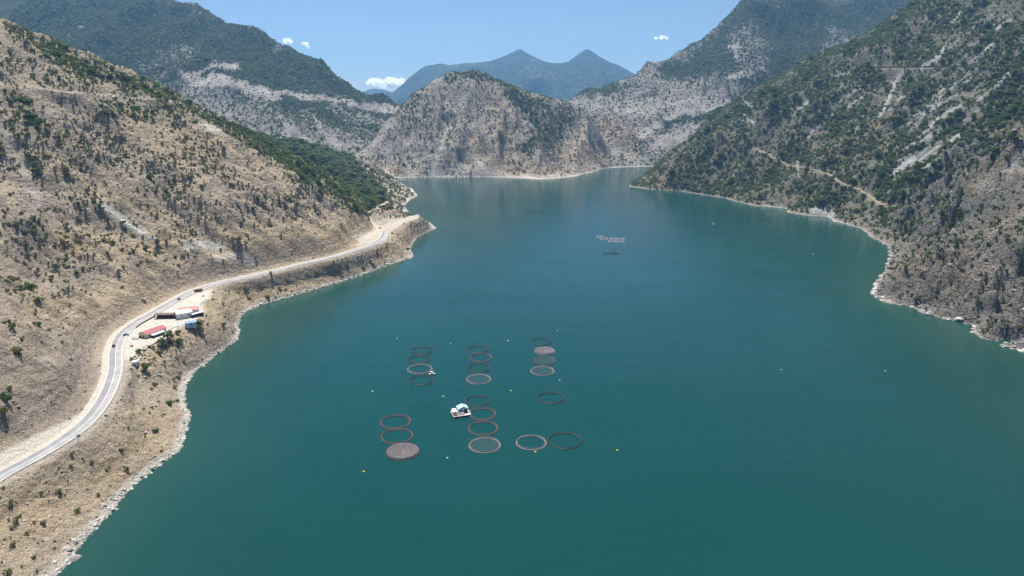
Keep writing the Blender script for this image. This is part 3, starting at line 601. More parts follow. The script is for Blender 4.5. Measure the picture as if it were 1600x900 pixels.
t.link(t.map(strk, 0.35, 0.7, 0.09, 0.16), t.b.inputs["Roughness"]); t.b.inputs["IOR"].default_value = 1.33; t.b.inputs["Specular IOR Level"].default_value = .32
mp2 = t.n("ShaderNodeMapping"); t.link(p, mp2.inputs[0]); mp2.inputs["Scale"].default_value = (0.45, 1, 1); mp2.inputs["Rotation"].default_value = (0, 0, 0.12)
w1 = t.noise(mp2.outputs[0], 0.55, 4, 0.6, 0.6); w2 = t.noise(mp2.outputs[0], 0.14, 3, 0.5, 0.5)
hgt = t.math('MULTIPLY', t.math('ADD', w1, t.math('MULTIPLY', w2, 1.6)), t.map(strk, 0.3, 0.65, 0.45, 1.0))
t.link(t.bump(hgt, 0.6, 0.26), t.b.inputs["Normal"])
me.materials.append(t.m)
tag(link("lake", me), "teal reservoir lake filling the valley", None, None, 'structure')

# ================================================================== HAZE (air between the hills)
hz = MB(); hz.box((0, 6000, 540), (16400, 15400, 1140))
t = NT("valley_haze"); t.t.nodes.remove(t.b)
pv = t.n("ShaderNodeVolumePrincipled"); pv.inputs["Color"].default_value = (0.25, 0.55, 1.0, 1); pv.inputs["Density"].default_value = 0.000070
pv.inputs["Anisotropy"].default_value = 0.3
t.link(pv.outputs[0], t.out.inputs["Volume"])

tag(hz.build("haze", t.m), "thin blue summer haze filling the valley", None, None, 'stuff')
#@@REST@@
# ================================================================== VEGETATION
def quads(cent, nrm_dir, size, rng, squash=1.0):
    """little leaf-spray faces around given centres"""
    n = len(cent); a = rng.normal(size=(n, 3)); a += nrm_dir * 0.9; a /= np.linalg.norm(a, axis=1, keepdims=True)
    h = rng.normal(size=(n, 3)); u = np.cross(a, h); u /= np.linalg.norm(u, axis=1, keepdims=True) + 1e-9; w = np.cross(a, u)
    s = size * rng.uniform(0.6, 1.3, (n, 1)); V = np.stack([cent - u * s - w * s * .7, cent + u * s - w * s * .5, cent + u * s * .7 + w * s, cent - u * s * .8 + w * s * .7], 1)
    return V.reshape(-1, 3), np.arange(4 * n).reshape(n, 4)
def crown_geo(seed, lumps, leaves, size, sx=1.0, sz=0.8, z0=0.55):
    r = np.random.default_rng(seed); cs = []; ds = []
    for k in range(lumps):
        d = r.normal(size=3); d[2] = abs(d[2]) * .8 if k else 0; d /= np.linalg.norm(d) + 1e-9
        c = np.array([d[0] * sx, d[1] * sx, d[2] * sz]) * (0.0 if k == 0 else r.uniform(.42, .72)); R = r.uniform(.32, .52)
        q = r.normal(size=(leaves, 3)); q /= np.linalg.norm(q, axis=1, keepdims=True); rad = R * r.uniform(.55, 1.05, (leaves, 1))
        cs.append(c + q * rad * np.array([1, 1, .85])); ds.append(q)
    c = np.concatenate(cs); d = np.concatenate(ds); c[:, 2] += z0; c[:, 2] = np.maximum(c[:, 2], 0.03)
    return quads(c, d, size, r)
def trunk_geo(seed, h=0.6, r0=0.07, limbs=3):
    r = np.random.default_rng(seed); m = MB()
    p = [(0, 0, -0.15), (r.uniform(-.04, .04), r.uniform(-.04, .04), h * .5), (r.uniform(-.08, .08), r.uniform(-.08, .08), h)]
    m.tube(p, r0, 5, 0, False, r0 * .45)
    for k in range(limbs):
        a = 2 * math.pi * k / limbs + r.uniform(-.5, .5); q = r.uniform(.3, .5)
        m.tube([(0, 0, h * r.uniform(.4, .7)), (q * .5 * math.cos(a), q * .5 * math.sin(a), h * .9), (q * math.cos(a), q * math.sin(a), h + r.uniform(.05, .25))], r0 * .5, 4, 0, False, r0 * .15)
    return m
F_dry = foliage("shrub_leaves", (0.145, 0.160, 0.072), (0.21, 0.200, 0.112), (0.110, 0.130, 0.056))
F_green = foliage("green_leaves", (0.080, 0.130, 0.045), (0.11, 0.16, 0.06), (0.055, 0.095, 0.034))
F_tree = foliage("tree_leaves", (0.115, 0.152, 0.062), (0.165, 0.195, 0.082), (0.085, 0.118, 0.052))
F_tuft = foliage("dry_tuft_leaves", (0.21, 0.175, 0.11), (0.14, 0.125, 0.085), (0.11, 0.10, 0.06))
BARK = plain("bark", (0.12, 0.095, 0.07), 0.9)
def join_mesh(name, parts):
    V = []; F = []; mi = []; mats = []; o = 0
    for k, (v, f, m) in enumerate(parts):
        mats.append(m); V += [tuple(map(float, q)) for q in v]; F += [tuple(int(i) + o for i in q) for q in f]; mi += [k] * len(f); o += len(v)
    me = bpy.data.meshes.new(name); me.from_pydata(V, [], F)
    for m in mats: me.materials.append(m)
    me.polygons.foreach_set("material_index", mi); me.update(); return me
def shrub_mesh(seed, leaf, lumps=6, leaves=20, size=.13, sx=1.0, sz=.75, z0=.42):
    v, f = crown_geo(seed, lumps, leaves, size, sx, sz, z0); t = trunk_geo(seed, .35, .05, 3)
    return join_mesh("shrub", [(v, f, leaf), (t.v, t.f, BARK)])
shrub_protos = [shrub_mesh(20 + k, F_dry) for k in range(4)]
green_protos = [shrub_mesh(40 + k, F_green, 7, 22) for k in range(3)]
tuft_protos = [shrub_mesh(60 + k, F_tuft, 4, 9, .20, 1, .6, .3) for k in range(3)]
small_protos = [shrub_mesh(70 + k, F_tree, 5, 10, .20, 1.0, .8, .5) for k in range(3)]
pale_protos = [shrub_mesh(75 + k, F_dry, 5, 10, .20, 1.0, .8, .5) for k in range(2)]
tree_crowns = []; tree_trunks = []
for k in range(5):
    v, f = crown_geo(80 + k, 9, 22, .13, .95, 1.15, .72); tree_crowns.append(join_mesh("crown", [(v, f, F_tree if k < 3 else F_green)]))
    t_ = trunk_geo(80 + k, .62, .06, 4); tree_trunks.append(join_mesh("trunk", [(t_.v, t_.f, BARK)]))
tree_protos = []
for k in range(4):
    v, f = crown_geo(80 + k, 8, 18, .15, .95, 1.15, .72); t_ = trunk_geo(80 + k, .62, .06, 2)
    tree_protos.append(join_mesh("tree", [(v, f, F_tree if k < 3 else F_green), (t_.v, t_.f, BARK)]))

HILLS = [Lh, Rh, Ch]
def seen(P, lift=2.0):
    """does the ground hide these points from the drone"""
    f = np.ones(len(P), bool); o = np.array([0, 0, CAM_H])
    for t in np.linspace(0.12, 0.985, 70):
        q = o + (P + np.array([0, 0, lift]) - o) * t
        for h in HILLS:
            ins = (q[:, 0] > h.xs[0]) & (q[:, 0] < h.xs[-1]) & (q[:, 1] > h.ys[0]) & (q[:, 1] < h.ys[-1])
            f &= ~(ins & (h.samp(q[:, 0], q[:, 1]) > q[:, 2] + .3))
    return f
def scatter(h, n, dens, y1=None, x0=None, x1=None):
    """random spots on a hillside kept by a density field in 0..1"""
    x = RNG.uniform(x0 if x0 is not None else h.xs[0], x1 if x1 is not None else h.xs[-1], n); y = RNG.uniform(h.ys[0], y1 or h.ys[-1], n); z = h.samp(x, y)
    d = dens(x, y, z) * (1 - h.samp(x, y, h.nosow))
    k = (RNG.uniform(size=n) < d) & (z > 2.5)
    return np.stack([x[k], y[k], z[k]], -1)
def in_view(P, m=40):
    px, py, f = project(P[:, 0], P[:, 1], P[:, 2]); return (P[:, 1] > 50) & (px > -m) & (px < 1600 + m) & (py > -m) & (py < 900 + m), f
def mass(name, P, size, protos, idx, label):
    """past the limit for single things: one ground-cover object of instanced bushes"""
    me = mesh_np(name, np.concatenate([P, P[:1]]), np.array([[0, 1, 2]], np.int32) if len(P) > 2 else np.zeros((0, 3)), [])
    me = bpy.data.meshes.new(name); me.vertices.add(len(P)); me.vertices.foreach_set("co", P.astype(np.float32).ravel())
    sc3 = np.stack([size * RNG.uniform(.85, 1.2, len(P)), size * RNG.uniform(.85, 1.2, len(P)), size * RNG.uniform(.62, 1.0, len(P))], -1)
    me.attributes.new("sc", 'FLOAT_VECTOR', 'POINT').data.foreach_set("vector", sc3.astype(np.float32).ravel())
    me.attributes.new("rz", 'FLOAT_VECTOR', 'POINT').data.foreach_set("vector", np.stack([0 * size, 0 * size, RNG.uniform(0, 6.28, len(P))], -1).astype(np.float32).ravel())
    me.attributes.new("pi", 'INT', 'POINT').data.foreach_set("value", idx.astype(np.int32))
    o = tag(link(name, me), label, None, None, 'stuff')
    src = bpy.data.collections.new(name + "_kinds")
    for k, pm in enumerate(protos):
        q = bpy.data.objects.new("%s_kind_%02d" % (name, k), pm); src.objects.link(q)
    ng = bpy.data.node_groups.new(name, 'GeometryNodeTree')
    ng.interface.new_socket("Geometry", in_out='INPUT', socket_type='NodeSocketGeometry'); ng.interface.new_socket("Geometry", in_out='OUTPUT', socket_type='NodeSocketGeometry')
    N = ng.nodes; gi = N.new("NodeGroupInput"); go = N.new("NodeGroupOutput"); ip = N.new("GeometryNodeInstanceOnPoints"); ci = N.new("GeometryNodeCollectionInfo")
    ci.inputs["Collection"].default_value = src; ci.inputs["Separate Children"].default_value = True; ci.inputs["Reset Children"].default_value = True
    def na(nm, ty):
        a = N.new("GeometryNodeInputNamedAttribute"); a.data_type = ty; a.inputs["Name"].default_value = nm; return a.outputs["Attribute"]
    L = ng.links; mp_ = N.new("GeometryNodeMeshToPoints"); L.new(gi.outputs[0], mp_.inputs["Mesh"]); L.new(mp_.outputs[0], ip.inputs["Points"])
    L.new(ci.outputs[0], ip.inputs["Instance"]); ip.inputs["Pick Instance"].default_value = True
    L.new(na("pi", 'INT'), ip.inputs["Instance Index"]); L.new(na("sc", 'FLOAT_VECTOR'), ip.inputs["Scale"])
    er = N.new("FunctionNodeEulerToRotation"); L.new(na("rz", 'FLOAT_VECTOR'), er.inputs[0]); L.new(er.outputs[0], ip.inputs["Rotation"])
    L.new(ip.outputs[0], go.inputs[0])
    md = o.modifiers.new("cover", 'NODES'); md.node_group = ng
    return o
def thing_shrub(name, me, p, s, rz, label, cat, group, sz=None):
    o = link(name, me); o.location = (p[0], p[1], p[2] - .05 * s); o.scale = (s, s, sz or s); o.rotation_euler = (0, 0, rz)
    return tag(o, label, cat, group)

# ---- left hillside: dry shrubs ----
def denL(x, y, z):
    g = Lh.samp(x, y, Lh.M["m_green"]); n = fbm(x / 70, y / 70, 4, .55, 21.)
    dr, _ = seg_dist(x, y, RL); upper = (x < xroad(y)) & (y < 1060)
    cut = sstep(10, 85, dr)
    d = np.where(~upper & (y > 1060), .32, np.where(upper, (0.62 * sstep(-.45, .55, n) + .10) * cut + .12 * (1 - cut), 0.30 * sstep(-.1, .6, n) + 0.06))
    d = d * sstep(26, 70, z + 40 * ~upper) 
    near = sstep(700, 420, y) * upper; d = d * (1 - .6 * near)
    return np.clip(d + .55 * g, 0, 1)
PL = scatter(Lh, 270000, denL, 1900, -1000, -60)
v_, f_ = in_view(PL); PL = PL[v_]; f_ = f_[v_]
up_ = PL[:, 0] < xroad(PL[:, 1]); gL = Lh.samp(PL[:, 0], PL[:, 1], Lh.M["m_green"])
szL = np.exp(RNG.normal(0.0, .40, len(PL))) * np.where(up_, 1.32, 1.2) * (1 + .7 * gL) * np.where(PL[:, 1] > 1150, 1.7, 1.0)
vis = seen(PL, 2.5); app = np.where(vis, szL / f_, 0); app = np.where(PL[:, 1] > 1150, app * .42, app); order = np.argsort(-app)
one = order[:250]; rest = np.setdiff1d(np.arange(len(PL)), one)
ORD = ['first', 'second', 'third', 'fourth', 'fifth', 'sixth', 'seventh', 'eighth', 'ninth', 'tenth', 'eleventh', 'twelfth', 'thirteenth', 'fourteenth', 'fifteenth', 'sixteenth']
def name_each(items):
    """items: (pixel x, size word, tone, noun, place) -> a label for each that says which one it is"""
    by = {}
    for k, it in enumerate(items): by.setdefault(it[1:], []).append((it[0], k))
    out = [None] * len(items)
    for key, L in by.items():
        L.sort(); s_, tone, noun, place = key; noun = noun.strip(); pl_ = noun + ('es' if noun == 'bush' else 's')
        for q, (_, k) in enumerate(L):
            if len(L) == 1: out[k] = "%s %s %s %s" % (s_, tone, noun, place)
            elif len(L) == 2: out[k] = "%s of two %s %s %s %s" % (("left", "right")[q], s_, tone, pl_, place)
            elif len(L) <= 16: out[k] = "%s from left of %s %s %s %s" % (ORD[q], s_, tone, pl_, place)
            else: out[k] = "%s %s %s %s" % (s_, tone, noun, place)
    return out
def size_word(a, cuts): return "large" if a > cuts[1] else ("middling" if a > cuts[0] else "small")
lx, ly, _ = project(PL[:, 0], PL[:, 1], PL[:, 2])
def place_left(px, py, up, y):
    if y > 1150: return "in the wood behind the headland"
    if not up: return "on the bank below the near road curve" if py > 600 else ("on the bank beside the red roofed houses" if py > 470 else "on the bank below the far road")
    if py > 640: return "above the wide sandy bench"
    if py > 540: return "on the scree left of the road bend"
    if py > 450: return "on the slope left of the houses"
    if px > 430: return ("above the far road" if px < 500 else "above the headland parking lot") if py > 330 else ("near the wood edge on the ridge" if px > 490 else "on the slope before the wood")
    if py > 370: return "around the dark gully above the houses"
    if py > 290: return ("above the pale outcrop" if px > 330 else "between the pale gully and the outcrop") if px > 220 else ("on the slope above the dark gully" if px > 110 else "at the left edge beside the slope")
    if py > 160: return "below the old bench road at left" if px < 140 else ("below the middle of the old bench road" if px < 300 else "below the right end of the bench road")
    return "on the skyline at the left edge" if px < 110 else ("just above the old bench road" if py > 115 else "on the grassy skyline above the bench road")
cut = np.quantile(szL[one], [.33, .67]); items = []; how = []
for i in one:
    green = gL[i] > .35 or RNG.uniform() < .15; wood = PL[i][1] > 1150
    tone = ["green", "dark green"][int(RNG.integers(0, 2))] if wood else ("green" if green else "olive")
    noun = "tree" if wood else ("shrub" if up_[i] else "bush"); place = place_left(lx[i], ly[i], up_[i], PL[i][1])
    bw, bz = [('low ', .62), ('', .9), ('tall ', 1.2)][int(RNG.integers(0, 3))]; items.append((lx[i], size_word(szL[i], cut), bw + tone, noun, place)); how.append((tone, noun, place, bz))
for i, lab, (tone, noun, place, bz) in zip(one, name_each(items), how):
    me_ = random.choice({"green": green_protos, "olive": shrub_protos, "dark green": tree_protos[:3]}[tone])
    thing_shrub(noun if noun != "tree" else "woodland_tree", me_, PL[i], szL[i] * (.8 if noun == "tree" else 1), RNG.uniform(0, 6.28), lab, noun, "%s%s %s" % (noun, "es" if noun == "bush" else "s", place), szL[i] * bz)
pr = shrub_protos + green_protos + small_protos
ix = RNG.integers(0, 4, len(rest)); gg = gL[rest]; ix = np.where(RNG.uniform(size=len(rest)) < .12 + .5 * gg, RNG.integers(4, 7, len(rest)), ix); ix = np.where(RNG.uniform(size=len(rest)) < .15 + .55 * gg, RNG.integers(7, 10, len(rest)), ix)
mass("hillside_scrub", PL[rest], szL[rest], pr, ix, "scattered shrubs over the dry left hillside")
def denT(x, y, z):
    n = fbm(x / 35, y / 35, 3, .6, 3.); return np.clip(.25 + .8 * n, .04, 1) * np.where(x < xroad(y), .55, 1.)
PT = scatter(Lh, 42000, denT, 1150, -800, -100); v_, f_ = in_view(PT); PT = PT[v_]
mass("dry_grass", PT, np.exp(RNG.normal(0, .35, len(PT))) * .62, tuft_protos + shrub_protos[:1], np.where(RNG.uniform(size=len(PT)) < .75, RNG.integers(0, 3, len(PT)), 3), "dry grass tufts and thorn scrub on the left bank and slope")

# ---- right hillside: trees ----
def denR(x, y, z):
    g = Rh.samp(x, y, Rh.M["m_green"]); n = fbm(x / 60, y / 140, 4, .6, 31.); st = fbm(x / 120 + y / 60, y / 25 - x / 50, 3, .6, 8.)
    d = .20 + .95 * g * sstep(-.55, .25, n + .5 * st) + .22 * sstep(.0, .5, n)
    cr = Rh.samp(x, y, crag); return np.clip(d * (1 - .25 * cr), 0, 1)
PR = scatter(Rh, 230000, denR, 2600, 260, 1700); v_, f_ = in_view(PR); PR = PR[v_]; f_ = f_[v_]
szR = np.exp(RNG.normal(0, .33, len(PR))) * (2.2 + 1.0 * Rh.samp(PR[:, 0], PR[:, 1], Rh.M["m_green"])) * np.where(PR[:, 1] < 800, .72, 1.0)
vis = seen(PR, 3.0); app = np.where(vis, szR / f_, 0); order = np.argsort(-app); one = order[:255]; rest = np.setdiff1d(np.arange(len(PR)), one)
rx, ry, _ = project(PR[:, 0], PR[:, 1], PR[:, 2]); cut = np.quantile(szR[one], [.33, .67]); items = []; how = []
def place_right(px, py, y):
    if py > 470: return "on the near right shore crags"
    if py > 400: return "on the brown slope above the crags" if px > 1450 else "on the rocky right point"
    if py > 320: return "below the sandy spur at right" if px > 1440 else "above the pale beaches on the right"
    if py > 240: return "beside the sandy spur at right" if px > 1480 else ("around the grey scree tongues" if px > 1380 else ("near the dirt trail on the right" if px > 1230 else "left of the dirt trail"))
    if py > 112: return "among scree below the high road" if px > 1380 else ("on the far right lakeside ridge" if px < 1240 else "on the middle of the right ridge")
    return "right above the high road" if py > 80 else ("near the top right corner" if px > 1520 else "on the ridge above the high road")
for i in one:
    k = int(RNG.choice([0, 1, 2, 3, 4], p=[.26, .26, .24, .12, .12])); pl = place_right(rx[i], ry[i], PR[i][1]); bw, bz = [("low ", .75), ("", 1.), ("tall ", 1.25)][int(RNG.integers(0, 3))]; items.append((rx[i], size_word(szR[i], cut), bw + ("dark green" if k < 3 else "light green"), "tree", pl)); how.append((k, pl, bz))
for i, lab, (k, pl, bz) in zip(one, name_each(items), how):
    p = PR[i]; s = szR[i]; t_ = empty("hillside_tree", (p[0], p[1], p[2] - .05 * s), RNG.uniform(0, 6.28), s); t_.scale = (s, s, s * bz); tag(t_, lab, "tree", "trees " + pl)
    link("crown", tree_crowns[k], t_); link("trunk", tree_trunks[k], t_)
ix = np.where(RNG.uniform(size=len(rest)) < .8, RNG.integers(0, 3, len(rest)), 3); far_ = PR[rest][:, 1] > 1300
ix = np.where(far_ & (RNG.uniform(size=len(rest)) < .9), RNG.integers(4, 7, len(rest)), ix)
mass("hillside_woodland", PR[rest], szR[rest], tree_protos + small_protos, ix, "trees and scrub covering the steep right hillside")
def denRT(x, y, z): return np.clip(.35 + .8 * fbm(x / 30, y / 30, 3, .6, 13.), .05, 1) * sstep(1300, 900, y)
PT = scatter(Rh, 30000, denRT, 1200, 350, 1100); v_, f_ = in_view(PT); PT = PT[v_]
mass("dry_undergrowth", PT, np.exp(RNG.normal(0, .4, len(PT))) * .85, tuft_protos + shrub_protos[:2], RNG.integers(0, 5, len(PT)), "low dry scrub between the rocks on the right slope")

# ---- middle hill and far slopes ----
def denC(x, y, z):
    g = Ch.samp(x, y, Ch.M["m_green"]); n = fbm(x / 90, y / 90, 4, .6, 41.); return np.clip(.30 + .35 * n + .7 * g, .06, 1)
PC = scatter(Ch, 34000, denC, 2420); v_, f_ = in_view(PC); PC = PC[v_]
mass("hill_scrub", PC, np.exp(RNG.normal(0, .3, len(PC))) * (2.5 + 1.0 * Ch.samp(PC[:, 0], PC[:, 1], Ch.M["m_green"])), small_protos + pale_protos, RNG.integers(0, 5, len(PC)), "dots of dark scrub on the grey hill across the lake")
def denFl(x, y, z):
    g = Fl.samp(x, y, Fl.M["m_green"]); q = Fl.samp(x, y, Fl.M["m_pale"]); n = fbm(x / 150, y / 150, 4, .6, 51.); return np.clip((.42 + .4 * n + .5 * g) * (1 - q), .03, 1)
PF = scatter(Fl, 66000, denFl, 3200, -1900, -150); v_, f_ = in_view(PF); PF = PF[v_]
mass("mountain_scrub", PF, np.exp(RNG.normal(0, .3, len(PF))) * 3.2, small_protos + pale_protos[:1], RNG.integers(0, 4, len(PF)), "bushes dotted over the far left mountain")
def denFr(x, y, z):
    g = Fr.samp(x, y, Fr.M["m_green"]); q = Fr.samp(x, y, Fr.M["m_pale"]); n = fbm(x / 150, y / 150, 4, .6, 61.); return np.clip((.38 + .4 * n + .6 * g) * (1 - .7 * q), .03, 1)
PF = scatter(Fr, 52000, denFr, 3500, 80, 1900); v_, f_ = in_view(PF); PF = PF[v_]
mass("mountain_woodland", PF, np.exp(RNG.normal(0, .3, len(PF))) * 3.3, small_protos + pale_protos[:1], RNG.integers(0, 4, len(PF)), "bushes and trees dotted over the far right mountain")

# ---- plants that stand out, each its own ----
def one_bush(px, py, s, label, me_, cat="bush", name="bush", h=None, z=None):
    p = (h or Lh).hit(px, py); thing_shrub(name, me_, p, s, RNG.uniform(0, 6.28), label, cat, None)
gp, sp0 = green_protos, shrub_protos
one_bush(8, 626, 4.2, "large round green bush on the scree at the left edge of the picture", gp[0])
one_bush(6, 645, 3.0, "dark low bush just below the large round green one at the left edge", sp0[1])
one_bush(266, 633, 3.3, "bright green bush near the shore beneath the road bend", gp[1])
one_bush(278, 628, 2.0, "small green bush just right of the bright green one near shore", gp[2])
one_bush(244, 676, 2.4, "green bush alone on the stony bank near the point", gp[0])
one_bush(190, 708, 2.2, "dark bush alone on the stony bank below the outer road curve", sp0[0])
one_bush(281, 537, 4.3, "bright green round tree on the bank right of the near red roof", gp[2], "tree", "bank_tree")
one_bush(262, 531, 5.0, "dark green tree tucked against the near red roofed house", tree_protos[0], "tree", "bank_tree")
one_bush(254, 541, 4.2, "dark green tree left of the bright round one on the bank", tree_protos[1], "tree", "bank_tree")
one_bush(216, 552, 3.0, "green bush behind the small white kiosk", gp[1])
one_bush(228, 578, 3.8, "dark rounded bush to the right below the white kiosk", tree_protos[2])
one_bush(312, 512, 4.4, "dark green tree beside the blue roofed shed", tree_protos[1], "tree", "bank_tree")
one_bush(349, 510, 3.2, "green bush on the bank between the blue shed and shore", gp[0])
one_bush(242, 604, 2.4, "green bush on the bank above the brown shrubs", gp[2])
one_bush(637, 391, 4.0, "green tree at the water edge of the near headland", gp[1], "tree", "bank_tree")
one_bush(372, 380, 4.5, "dark tree standing alone on the pale slope above the road", tree_protos[0], "tree", "slope_tree")
one_bush(121, 430, 3.4, "dark bush standing alone on the bare left slope", sp0[2])
one_bush(229, 391, 3.4, "dark round bush below the pale gully on the slope", tree_protos[2])
one_bush(247, 382, 3.8, "dark green bush above right of the gully mouth", tree_protos[1])

# ================================================================== ROADS
def strip_mesh(name, path, off0, off1, dz, mat, parent=None, gap=None, kind=None, label=None, thick=0.0):
    P_ = np.asarray(path); T = np.gradient(P_[:, :2], axis=0); T /= np.linalg.norm(T, axis=1, keepdims=True) + 1e-9; Nn = np.stack([T[:, 1], -T[:, 0]], -1)
    m = MB(); acc = 0
    for i in range(len(P_) - 1):
        if gap and (i // gap) % 2: continue
        q = [(*(P_[j, :2] + Nn[j] * o), P_[j, 2] + dz) for j, o in ((i, off0), (i + 1, off0), (i + 1, off1), (i, off1))]
        if thick:
            b = [(a[0], a[1], a[2] - thick) for a in q]; m.add(q + b, [(0, 3, 2, 1), (4, 5, 6, 7), (0, 1, 5, 4), (1, 2, 6, 5), (2, 3, 7, 6), (3, 0, 4, 7)])
        else: m.add(q, [(0, 3, 2, 1)])
    o = m.build(name, mat, parent); return tag(o, label, None, None, kind)
def asphalt(name, c):
    t = NT(name); p = t.pos(); n = t.noise(p, .12, 4, .6); n2 = t.noise(p, 2.5, 3, .7)
    t.link(t.mix(t.map(t.math('ADD', n, t.math('MULTIPLY', n2, .4)), .5, .95), tuple(v * .82 for v in c), tuple(v * 1.15 for v in c)), t.b.inputs["Base Color"]); t.b.inputs["Roughness"].default_value = .9
    return t.m
A_road = asphalt("worn_asphalt", (0.31, 0.305, 0.305)); A_lane = asphalt("newer_asphalt", (0.235, 0.232, 0.24)); A_paint = plain("road_paint", (0.78, 0.77, 0.74), .7, var=.04)
A_gravel = plain("pale_gravel", (0.43, 0.39, 0.325), .95, var=.12, scale=.4); A_conc = plain("concrete", (0.46, 0.44, 0.41), .85, var=.08, scale=.6); A_dirt = plain("dirt_track", (0.42, 0.365, 0.285), .95, var=.1, scale=.3)
rd = strip_mesh("road", RL, -4.2, 4.2, 0.0, A_road, None, None, 'structure', "two lane asphalt road curving along the left shore")
strip_mesh("asphalt_lane", RL, -3.9, -0.25, .02, A_lane, rd)
for o_, w_ in ((-4.05, .24), (0.0, .22), (3.85, .24)): strip_mesh("lane_line", RL, o_ - w_ / 2, o_ + w_ / 2, .045, A_paint, rd)
strip_mesh("verge", RL, -8.2, -5.0, -.06, A_gravel, None, None, 'structure', "pale gravel verge on the hill side of the road")
strip_mesh("gutter", RL, -4.95, -4.3, .05, A_conc, rd, thick=.3)
strip_mesh("kerb", RL, 4.3, 4.65, .16, A_conc, rd, thick=.4)
strip_mesh("track", bench_road, -2.6, 2.6, -.05, A_dirt, None, None, 'structure', "old dirt bench road across the upper left slope")
strip_mesh("track", track, -2.2, 2.2, .0, A_dirt, None, None, 'structure', "pale dirt track climbing the headland")
strip_mesh("track", tiptrack, -2.2, 2.2, .0, A_dirt, None, None, 'structure', "dirt track to the tip of the headland")
strip_mesh("track", trail, -1.7, 1.7, .45, plain("trail_dirt", (.33, .265, .19), .95), None, None, 'structure', "dirt trail crossing the right slope")
strip_mesh("road", highroad, -4, 4, .0, asphalt("old_asphalt", (.17, .165, .165)), None, None, 'structure', "road cut high across the right slope")
# guard rail on the lake side
W_STEEL = plain("galvanised_steel", (0.55, 0.56, 0.57), .45, .6, .05)
gr = MB(); gp_ = MB(); T = np.gradient(RL[:, :2], axis=0); T /= np.linalg.norm(T, axis=1, keepdims=True); Nn = np.stack([T[:, 1], -T[:, 0]], -1)
rail = [(*(RL[i, :2] + Nn[i] * 5.6), RL[i, 2] + .72) for i in range(len(RL))]
g_ = empty("guard_rail", (rail[0][0], rail[0][1], rail[0][2] - .72)); tag(g_, "long steel guard rail along the lake side of the road", "guard rail")
off = np.array(rail[0]) - np.array([0, 0, .72])
sec = [r for i, r in enumerate(rail) if RL[i, 1] < 520 or RL[i, 1] > 700]
brk = [i for i in range(len(rail)) if not (RL[i, 1] < 470 or RL[i, 1] > 720)]
runs = [rail[:brk[0]], rail[brk[-1] + 1:]]
for rn in runs:
    for a, b in zip(rn[:-1], rn[1:]):
        a, b = np.array(a) - off, np.array(b) - off; gr.add([a + (0, 0, -.16), b + (0, 0, -.16), b + (0, 0, .16), a + (0, 0, .16), a + (.06, .03, -.16), b + (.06, .03, -.16), b + (.06, .03, .16), a + (.06, .03, .16)], [(0, 1, 2, 3), (7, 6, 5, 4), (3, 2, 6, 7), (0, 4, 5, 1)])
    for a in rn: gp_.box(np.array(a) - off + (-.12, 0, -.42), (.12, .12, .95))
gr.build("rail", W_STEEL, g_); o_ = gp_.build("posts", W_STEEL, g_); o_["kind"] = "stuff"; o_.name = "post"
# dark retaining wall above the high road
wl_ = strip_mesh("retaining_wall", highroad[len(highroad) // 2 - 14:], -5.6, -5.0, 3.0, plain("dark_stone_wall", (0.13, 0.125, 0.12), .9), None, None, None, None, thick=3.4)
tag(wl_, "long dark retaining wall beside the high road on the right slope", "wall")

# ================================================================== FISH CAGES
PIPE = plain("black_plastic_pipe", (0.045, 0.042, 0.05), .5); PIPE_R = plain("reddish_fouled_pipe", (0.25, 0.14, 0.13), .7, var=.3, scale=.8); PIPE_W = plain('white_pipe', (.62, .58, .56), .6, var=.1); PIPE_P = plain("pale_bleached_pipe", (0.29, 0.235, 0.225), .65, var=.22, scale=.8)
def net_mat(name, col, cell, thick, cover):
    """knotted netting: strands opaque, meshes open"""
    t = NT(name); uv = t.n("ShaderNodeTexCoord").outputs["Object"]; nz_ = t.noise(uv, .5, 3)
    t.link(t.mix(t.map(nz_, .3, .7), tuple(c * .9 for c in col), tuple(min(1, c * 1.1) for c in col)), t.b.inputs["Base Color"]); t.b.inputs["Roughness"].default_value = .9
    t.b.inputs["Alpha"].default_value = cover
    return t.m
NET_R = net_mat("red_brown_net", (0.30, 0.14, 0.13), 0, 0, .26); NET_D = net_mat("dark_net", (0.06, 0.075, 0.09), 0, 0, .22); NET_P = net_mat("pale_net", (0.46, 0.40, 0.40), 0, 0, .26); BIRD = net_mat("bird_net_mesh", (0.20, 0.15, 0.165), 0, 0, .46); BIRD_L = net_mat("sparse_bird_net", (0.16, 0.17, 0.18), 0, 0, .10)
ROPE = plain("rope", (0.42, 0.40, 0.34), .9)
cage_cache = {}
